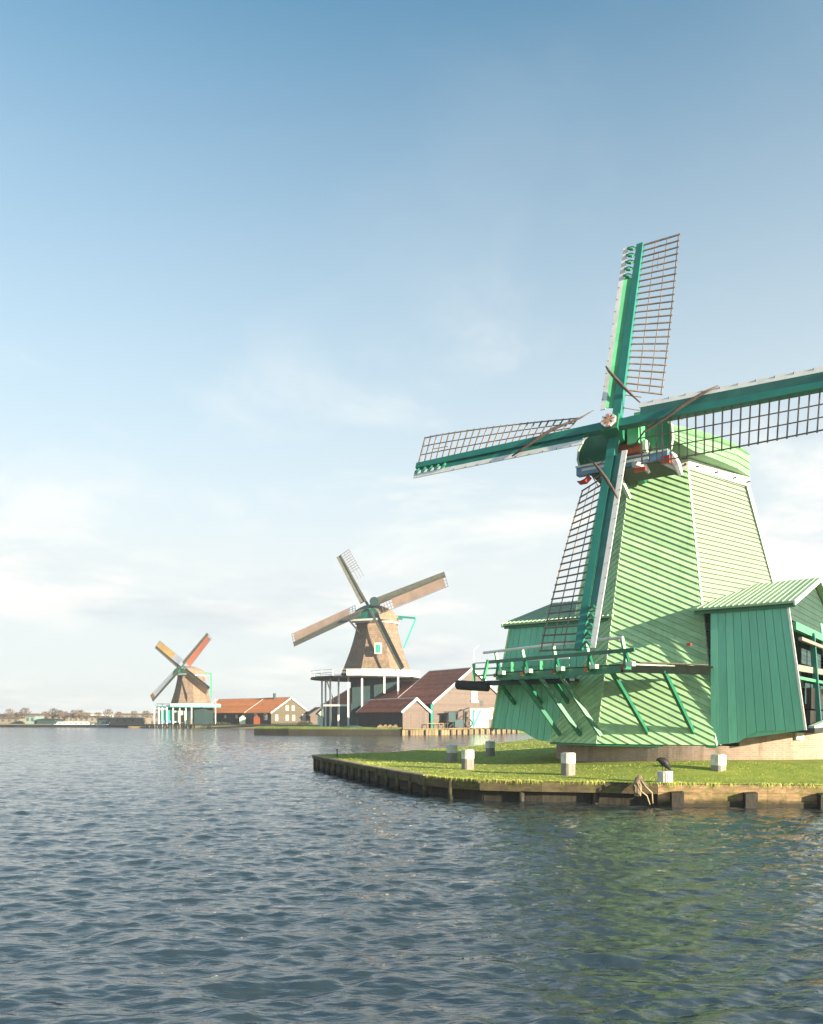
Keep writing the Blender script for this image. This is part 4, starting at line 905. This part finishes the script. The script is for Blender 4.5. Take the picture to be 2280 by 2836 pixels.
M2c = V((-6.2, 143, 0)); hub2 = U(1022, 1683, 138.6)
m2, f1, bk2, nf2, _ = smock('thatched_windmill', 'brown thatched windmill on a white railed stage, middle of the three windmills', M2c, 10.3, 19.5, 6.75, 3.75, hub2, 24, 10,
    [(941, 1536), (1236, 1597), (1109, 1854), (815, 1782)], [(None, 0, 0), ('sailpink', .3, .97), (None, 0, 0), ('sailpink', .24, .97)], 'thatch', 'thatch', 1.0, 1.0, 1.85)
MB().tube([hub2 + nf2 * .6 + f1 * 1.3 + V((0, -.3, .8)), hub2 + f1 * 1.3 + V((0, .8, .8))], .8, 16).build('brake_wheel_box', 'darkteal', m2)
for sg in (-1, 1):
    p = V((M2c.x, M2c.y, 20.3)) + f1 * sg * 3.6
    MB().beam(p, p + f1 * sg * 1.5 + V((0, 0, -.2)), .3, .3).build('cap_ear', 'dark' if sg < 0 else 'mint', m2)
tl = MB(); a = V((M2c.x, M2c.y, 21.0)) + V((3.6, 1.5, .0)); b_ = U(1152, 1712, 143); c_ = U(1118, 1795, 143)
tl.beam(a, b_, .35, .35); tl.beam(b_, c_, .3, .3); tl.build('tail_pole', 'mint', m2)
MB().beam(U(962, 1712, 139), U(996, 1752, 139), .28, .28).build('tail_brace', 'dark', m2)
fr = MB().obox(U(1048, 1796, 136.9), V((.62, 0, 0)), V((0, .35, 0)), V((0, 0, .95))).build('window', 'white', m2); MB().obox(U(1048, 1796, 136.52), V((.4, 0, 0)), V((0, .05, 0)), V((0, 0, .7))).build('pane', 'mint', fr)
MB().obox(V((M2c.x, M2c.y, 6.4)), V((4.4, 0, 0)), V((0, 4.6, 0)), V((0, 0, 3.3))).build('tower_base', 'darkteal', m2)
# stage
q = MB(); zs = 9.75; Rs = 9.9; ns = 24
rim = [V((M2c.x - 2.1 + math.cos(2 * math.pi * k / ns) * Rs, M2c.y + math.sin(2 * math.pi * k / ns) * Rs, zs)) for k in range(ns)]
q.slab(rim, (0, 0, -.3)); stg = q.build('stage_deck', 'dark', m2)
q = MB(); q2 = MB()
for k in range(ns):
    a, c = rim[k], rim[(k + 1) % ns]; mid = (a + c) / 2; front = mid.y < M2c.y
    pxm = px_of(mid)
    if front and pxm > 942: q2.beam(a + V((0, 0, .45)), c + V((0, 0, .45)), .06, .95)
    for hgt in (.55, 1.05): q.beam(a + V((0, 0, hgt)), c + V((0, 0, hgt)), .07, .08)
    q.beam(a, a + V((0, 0, 1.1)), .1, .1)
q.build('stage_railing', 'white', stg); q2.build('white_screen', 'white', stg)
for k in range(ns):
    a, c = rim[k], rim[(k + 1) % ns]
q = MB()
for px, pyb, Y in ((915, 2003, 139), (938, 2003, 137.5), (965, 2004, 135.5), (1003, 1960, 134), (1065, 1920, 133.6), (1103, 1928, 134.8), (892, 1990, 146), (902, 1990, 143)):
    p = G(px, Y, zs - .2); z_ = g2 if px < 1000 else EYE - (pyb - HY) / F * Y
    MB().beam(p, V((p.x, p.y, z_)), .3 if px > 905 else .22, .3).build('stage_post', 'white', m2)
MB().beam(G(896, 137.5, 4.75), G(966, 136, 4.75), .2, .35).build('cross_rail', 'white', m2)
MB().beam(G(905, 141, 9.3), G(925, 141, 5.5), .2, .2).build('stage_brace', 'white', m2)

# third mill and orange-roofed house on the far bank
g3 = .9
q = MB(); q.slab([G(-900, 232, .8), G(140, 226, .8), G(300, 222, .8), G(420, 203, g3), G(760, 196, g3), G(900, 185, g3), G(1000, 330, g3), G(-1400, 330, g3)], (0, 0, -2), .5); struct('far_bank', q, 'farland')
q = MB(); q.slab([(-2400, 560, 1.6), (2400, 560, 1.6), (2400, 2500, 6), (-2400, 2500, 6)], (0, 0, -3), .5); struct('far_land', q, 'farland')
q = MB(); q.slab([(-2400, 325, 1.), (900, 325, 1.), (900, 565, 1.6), (-2400, 565, 1.6)], (0, 0, -3), .5); struct('far_meadow', q, 'farland')
K3 = G(751, 199, 0); d38 = azd(52); w3 = solve_s(K3, d38, 856)
def back_b(K, n_, px): r = (px - HX) / F; bk = -n_; return (r * K.y - K.x) / (bk.x - r * bk.y)
L3 = back_b(K3, azn(52), 553)
hs, gw, sw, Q3, d3, n3 = barn('orange_roofed_house', 'long dark boarded house with bright orange tiled roof and brown gable on the far bank', K3, 52, w3, L3, 3.95, 7.7, g3, 'dark', 'tan', 'tile3', 'white', 7.6, .25, L3 * .34)
windows(gw, K3, d3, n3, [(w3 * .41, 5.1, .7, 1.0), (w3 * .57, 5.1, .7, 1.0), (w3 * .14, 2.6, .6, 1.3), (w3 * .41, 2.6, .7, 1.2), (w3 * .58, 2.6, .7, 1.2)])
MB().obox(K3 + d3 * w3 * .86 + V((0, 0, 2.3)) + n3 * .05, d3 * .7, n3 * .05, V((0, 0, 1.2))).build('house_door', 'white', gw)
sd3 = -d3; bk3 = -n3
windows(sw, K3, bk3, -d3, [(L3 * f, 2.9, w_, h_) for f, w_, h_ in ((.07, .9, 1.5), (.2, .9, 1.4), (.36, .5, .6), (.46, .5, .6), (.62, .5, .5), (.78, .5, .5), (.93, .5, .5))])
MB().tube([Q3(w3 / 2 - .4, 5.6, 7.3), Q3(w3 / 2 - .4, 5.6, 9.0)], .35, 8).build('chimney', 'darkteal', hs)
flag = G(597, 198, g3); tag(MB().tube([flag, flag + V((0, 0, 6.4))], .13, 8).build('flagpole', 'white', None, origin=flag), 'white pole standing before the orange roofed house', 'pole')
yp = G(529, 199.5, 0); tag(MB().tube([yp - V((0, 0, .5)), yp + V((0, 0, 2.3))], .3, 8).build('mooring_pile', 'quay', None, origin=yp), 'thick yellowish mooring pile in the water by the far mill', 'pile')
# things along the dark wall
for k, (px, nm, mm_, lb) in enumerate(((673, 'garden_shelter', 'cream', 'small pale shelter standing against the dark house wall'), (712, 'wooden_gate', 'brickred', 'brown wooden gate below the right window of the dark wall'))):
    p = K3 + bk3 * back_b(K3, n3, px) - d3 * 1.2; p.z = g3; p.x = (px - HX) / F * p.y
    tag(MB().obox(p + V((0, 0, .8)), V((.75, 0, 0)), V((0, .5, 0)), V((0, 0, .8))).slab([p + V((-.9, -.6, 1.6)), p + V((.9, -.6, 1.6)), p + V((0, -.6, 2.3))], (0, 1.2, 0)).build(nm, mm_, None, origin=p), lb, 'shelter' if k == 0 else 'gate')
hedge_rng = random.Random(3)
def bush(px, Y, w_, h_, label, m_='leafy', z=g3, name='bush', cat='bush', group=None):
    o = G(px, Y, z); q = MB()
    for i in range(int(220 * w_ * h_ / 2) + 120):
        an = hedge_rng.uniform(0, 6.28); rr = hedge_rng.random() ** .5; zz = hedge_rng.random(); p = o + V((math.cos(an) * rr * w_ * (1 - .45 * zz), math.sin(an) * rr * w_ * .6, zz * h_ * hedge_rng.uniform(.75, 1.05)))
        s1 = V([hedge_rng.gauss(0, 1) for _ in range(3)]).normalized() * .22; s2 = V([hedge_rng.gauss(0, 1) for _ in range(3)]).normalized() * .22; q.poly([p, p + s1, p + s2])
    return tag(q.build(name, m_, None, origin=o), label, cat, group)
bush(838, 190, 1.6, .9, 'low green bush right of the brown gable'); bush(855, 188, 1.5, .7, 'low dark bush beside the beige shed', z=g3)
bush(610, 199, 3.5, .6, 'low hedge along the dark house wall', 'leafy', g3)
fe = thing('garden_fence', 'low pinkish picket fence before the brown gable', 'fence', K3 + n3 * 3 + V((0, 0, g3)))
q = MB()
for k in range(30): p = K3 + n3 * 3 + d3 * (k * w3 / 26); q.beam(p + V((0, 0, .6)), p + V((0, 0, 2.0)), .22, .06)
q.beam(K3 + n3 * 3 + V((0, 0, 1.6)), K3 + n3 * 3 + d3 * w3 * 1.1 + V((0, 0, 1.6)), .06, .1); q.build('pickets', 'pinkb', fe)
# beige shed behind, right of the house
KB = G(860, 205, 0); barn('beige_shed', 'low beige shed with dark roof between the brown gable and the dark barn', KB, 20, 5.5, 6, 3.4, 5.2, g3, 'pinkb', 'pinkb', 'farroof', 'farroof')
KB = G(886, 168, 0); barn('narrow_teal_hut', 'narrow pale hut at the left end of the dark barn', KB, 20, 1.6, 2, 3.6, 4.4, g3, 'cream', 'cream', 'darkteal', 'cream')

M3c = G(530, 208, 0); hub3 = U(503, 1850, 204)
m3, f13, bk3_, nf3, _ = smock('far_windmill', 'small brown windmill with salmon and yellow sails, farthest left of the windmills', M3c, 5.9, 13.6, 5.3, 3.4, hub3, 30, 10,
    [(431, 1789), (579, 1757), (578, 1908), (424, 1940)], [('sailyel', .4, .98), ('sailred', .18, .96), ('sailbr', .18, .98), ('sailbr', .9, .99)], 'thatch', 'thatch', .8, .75, 1.75)
MB().obox(V((M3c.x - .2, M3c.y, 3.3)), V((4.9, 0, 0)), V((0, 4.5, 0)), V((0, 0, 2.5))).build('tower_base', 'darkteal', m3)
q = MB(); ns = 20; rim = [V((M3c.x + math.cos(2 * math.pi * k / ns) * 8.2 - .6, M3c.y + math.sin(2 * math.pi * k / ns) * 8.2, 5.5)) for k in range(ns)]
q.slab(rim, (0, 0, -.25)); sg3 = q.build('stage_deck', 'mint', m3)
q = MB(); q2 = MB()
for k in range(ns):
    a, c = rim[k], rim[(k + 1) % ns]
    if (a.y + c.y) / 2 < M3c.y and px_of((a + c) / 2) > 468: q2.beam(a + V((0, 0, .35)), c + V((0, 0, .35)), .06, .7)
    else: q.beam(a + V((0, 0, .7)), c + V((0, 0, .7)), .08, .08); q.beam(a, a + V((0, 0, .75)), .08, .08)
q.build('stage_railing', 'mint', sg3); q2.build('white_screen', 'white', sg3)
for px in (428, 440, 450, 463, 480, 498, 515, 531):
    p = G(px, 200.5, 5.3); MB().beam(p, V((p.x, p.y, .5)), .24, .24).build('stage_post', 'white', m3)
MB().obox(G(463, 201.5, 3.0), V((1.3, 0, 0)), V((0, .4, 0)), V((0, 0, 1.6))).obox(G(452, 201.8, 2.9), V((.7, 0, 0)), V((0, .4, 0)), V((0, 0, 1.5))).build('green_doors', 'mint', m3)
MB().obox(G(497, 201.5, 2.9), V((1.5, 0, 0)), V((0, .4, 0)), V((0, 0, 1.5))).build('pale_boarding', 'cream', m3)
MB().obox(G(487, 201.0, 2.9), V((.3, 0, 0)), V((0, .1, 0)), V((0, 0, 1.1))).obox(G(504, 201.0, 2.4), V((.5, 0, 0)), V((0, .1, 0)), V((0, 0, .9))).build('dark_opening', 'iron', m3)
MB().obox(G(462, 200.9, 1.6), V((1.9, 0, 0)), V((0, .12, 0)), V((0, 0, .35))).build('blue_plinth', 'blue', m3)
a = U(568, 1863, 211); b_ = U(585, 1866, 211); c_ = U(585, 1935, 211)
MB().beam(a, b_, .35, .35).beam(b_, c_, .35, .35).build('tail_pole', 'midgreen', m3)
q = MB()
for px in range(412, 545, 7): p = G(px, 198.6, 0); q.beam(p - V((0, 0, .5)), p + V((0, 0, .9)), .3, .3)
q.beam(G(410, 198.6, .85), G(760, 196, .85), .4, .35); jt = q.build('jetty', 'dark', None, origin=G(450, 198.6)); tag(jt, 'dark low jetty along the foot of the farthest windmill', 'jetty')

# far shore on the left: boats, halls, trees
def hull(name, label, px, Y, Ln, h, m_, cabin=None, cm='white'):
    o = G(px, Y, 0); t = thing(name, label, 'boat', o); q = MB(); hw = Ln * .11
    st = [(-.5, .35), (-.46, .8), (-.3, 1), (.25, 1), (.4, .75), (.5, .08)]; rows_ = []
    for f, w_ in st: x = f * Ln; sh_ = .25 * h * (abs(f) * 2) ** 2; rows_.append([o + V((x, -hw * w_ * .7, -.1)), o + V((x, -hw * w_, h + sh_)), o + V((x, hw * w_, h + sh_)), o + V((x, hw * w_ * .7, -.1))])
    for a, c in zip(rows_, rows_[1:]):
        for k in range(4): q.poly([a[k], a[(k + 1) % 4], c[(k + 1) % 4], c[k]], .5)
    q.poly(rows_[0]); q.poly(rows_[-1]); q.build('hull', m_, t)
    if cabin:
        c0, c1, ch = cabin; MB().hexa([o + V((c0 * Ln, -hw * .7, h)), o + V((c1 * Ln, -hw * .7, h)), o + V((c1 * Ln, hw * .7, h)), o + V((c0 * Ln, hw * .7, h)), o + V((c0 * Ln + .3, -hw * .6, h + ch)), o + V((c1 * Ln - .5, -hw * .6, h + ch)), o + V((c1 * Ln - .5, hw * .6, h + ch)), o + V((c0 * Ln + .3, hw * .6, h + ch))]).build('cabin', cm, t)
        q = MB(); nwin = 6
        for k in range(nwin): x = c0 * Ln + .8 + (c1 - c0) * Ln * k / nwin; q.box(o.x + x, o.x + x + .7, o.y - hw * .7 - .06, o.y - hw * .65, h + ch * .3, h + ch * .7)
        q.build('cabin_window', 'glass', t)
    return t
hull('passenger_boat', 'long white low passenger boat moored on the far left shore', 208, 219, 11.5, .75, 'white', (-.42, .34, .75), 'white')
hull('work_boat', 'dark blue work boat moored right of the long white boat', 276, 218, 5.0, .7, 'blue', (-.1, .4, 1.2), 'darkteal')
hull('rowing_boat', 'slim pale rowing boat under the pale hall on the far left shore', 385, 201, 5.5, .45, 'quay')
for k, (px, w_, h_, rh, wm, rm_, Y, lb) in enumerate((
    (97, 1.4, 2.2, .4, 'palemint', 'farwall', 236, 'small pale green hut on the far left shore'), (140, 2.6, 1.2, .3, 'darkteal', 'dark', 235, 'low dark green boathouse left of the white boat'),
    (345, 6.8, 1.6, .25, 'farwall', 'farwall', 232, 'long low beige hall on the far shore'), (40, 3, 1.5, .5, 'farwall', 'farroof', 245, 'low beige house at the far left edge'),
    (250, 7, 2.0, .5, 'farwall', 'farroof', 300, 'pale house behind the white boat'), (120, 6, 2.4, .7, 'farwall', 'farroof', 320, 'pale house with brown roof behind the green hut'),
    (180, 8, 2.2, .4, 'farwall', 'farroof', 330, 'long pale row house behind the bare trees'), (305, 9, 3.4, .4, 'white', 'white', 420, 'white flat roofed hall far behind the beige hall'),
    (375, 10, 3.2, .6, 'farwall', 'farroof', 400, 'pale brick block far behind the beige hall'), (60, 10, 3.0, .8, 'farwall', 'farroof', 380, 'far pale block of houses near the left edge'),
    (430, 8, 3.2, .6, 'farwall', 'farroof', 380, 'far pale houses just left of the farthest windmill'), (15, 6, 2.5, .6, 'farwall', 'farroof', 300, 'pale house at the very left edge'),
    (220, 11, 2.8, .5, 'farwall', 'farroof', 430, 'far pale terrace behind the white boat'), (880, 7, 2.4, .8, 'farwall', 'farroof', 300, 'far beige house seen beside the dark barn left corner'))):
    o = G(px, Y, .9); t = thing('far_building', lb, 'building', o); z0 = .7
    MB().box(o.x - w_, o.x + w_, o.y - 3, o.y + 3, z0, .9 + h_).build('wall', wm, t)
    MB().slab([o + V((-w_ - .3, -3.3, h_)), o + V((w_ + .3, -3.3, h_)), o + V((w_ * .8, 0, h_ + rh)), o + V((-w_ * .8, 0, h_ + rh))], (0, 0, -.1)).slab([o + V((-w_ - .3, 3.3, h_)), o + V((w_ + .3, 3.3, h_)), o + V((w_ * .8, 0, h_ + rh)), o + V((-w_ * .8, 0, h_ + rh))], (0, 0, -.1)).build('roof', rm_, t)
    if wm != 'darkteal':
        for j in range(max(2, int(w_))):
            x = o.x - w_ + (j + .5) * 2 * w_ / max(2, int(w_)); MB().box(x - .35, x + .35, o.y - 3.06, o.y - 2.98, .9 + h_ * .35, .9 + h_ * .8).build('window', 'glass', t)
# reeds/shore wall
q = MB(); q.beam(G(-300, 225, .35), G(300, 216, .35), .3, .7); q.beam(G(300, 216, .35), G(412, 200, .35), .3, .7); sw_ = q.build('shore_wall', 'dark', None, origin=G(200, 218)); tag(sw_, 'low dark shore edging along the far left bank', 'retaining wall')
# bare trees far away
trng = random.Random(9)
def tree_proto(h, name, label, loc):
    t = thing(name, label, 'tree', loc, 'bare trees along the far shore'); o = V(loc)
    MB().tube([o, o + V((0, 0, h * .3)), o + V((.1, 0, h * .6))], [h * .03, h * .022, h * .012], 6).build('trunk', 'twig', t)
    q = MB()
    for i in range(26):
        a = trng.uniform(0, 6.28); z = trng.uniform(.25, .6) * h; L_ = h * trng.uniform(.2, .42); p = o + V((0, 0, z)); e = p + V((math.cos(a) * L_ * .7, math.sin(a) * L_ * .7, L_ * .8)); q.beam(p, e, .05, .05, (1, 0, 0), .02, .02)
    for i in range(420):
        a = trng.uniform(0, 6.28); rr = trng.random() ** .5 * h * .36; z = trng.uniform(.35, 1.0); f = math.sin(math.pi * min(1, (z - .25) / .78)) ** .6; p = o + V((math.cos(a) * rr * f, math.sin(a) * rr * f, z * h))
        d_ = V((math.cos(a), math.sin(a), 1.2)).normalized() * trng.uniform(.3, .7); q.poly([p, p + d_, p + d_ * .5 + V((trng.gauss(0, .1), trng.gauss(0, .1), 0))])
    q.build('crown', 'twig', t); return t
tp = [tree_proto(3.9, 'bare_tree', 'bare brown tree above the long white boat', G(205, 262, 1.)), tree_proto(3.4, 'bare_tree', 'bare brown tree right of the pale green hut', G(125, 262, 1.))]
names = ['at the far left edge', 'second from the left edge', 'just left of the pale green hut', 'behind the pale green hut', 'left of the dark green boathouse', 'over the dark green boathouse', 'over the bow of the white boat', 'over the middle of the white boat', 'over the stern of the white boat', 'over the dark work boat', 'left end of the beige hall', 'over the middle of the beige hall', 'right end of the beige hall', 'left of the farthest windmill', 'just beside the farthest windmill']
for i, px in enumerate((28, 50, 70, 92, 148, 165, 180, 222, 240, 272, 300, 330, 372, 405, 438)):
    c = dup(tp[i % 2], G(px, 240 + trng.uniform(0, 60), 1.), 'bare brown tree on the far shore, ' + names[i], trng.uniform(0, 6)); s_ = trng.uniform(.85, 1.2); c.scale = (s_, s_, s_)
# far wooded skyline as one mass
q = MB()
for i in range(15000):
    x = trng.uniform(-330, 250); Y = trng.uniform(480, 640); hh = (2.1 + 2.2 * (noise.noise(V((x * .03, 7, 0))) + .6) + 1.0 * noise.noise(V((x * .2, 2, 0)))) ; z = 1.2 + trng.random() ** .6 * max(.8, hh); s = trng.uniform(.5, 1.3)
    q.poly([(x, Y, z), (x + s, Y + trng.uniform(-.5, .5), z + trng.uniform(-.3, .3)), (x + s * .5, Y, z + s * .8)])
struct('far_woods', q, 'twig', kind='stuff')

# ------------------------------------------------------------------ thin even haze over the river
hz_ = MB().box(-700, 700, -60, 760, -3, 27)
hm = bpy.data.materials.new('river haze'); hm.use_nodes = True; t = hm.node_tree
for n_ in list(t.nodes):
    if n_.type == 'BSDF_PRINCIPLED': t.nodes.remove(n_)
pv = t.nodes.new('ShaderNodeVolumePrincipled'); pv.inputs['Color'].default_value = (.93, .96, 1, 1); pv.inputs['Density'].default_value = .0005; pv.inputs['Anisotropy'].default_value = .2
t.links.new(pv.outputs[0], t.nodes['Material Output'].inputs['Volume'])
struct('haze', hz_, hm, kind='stuff')
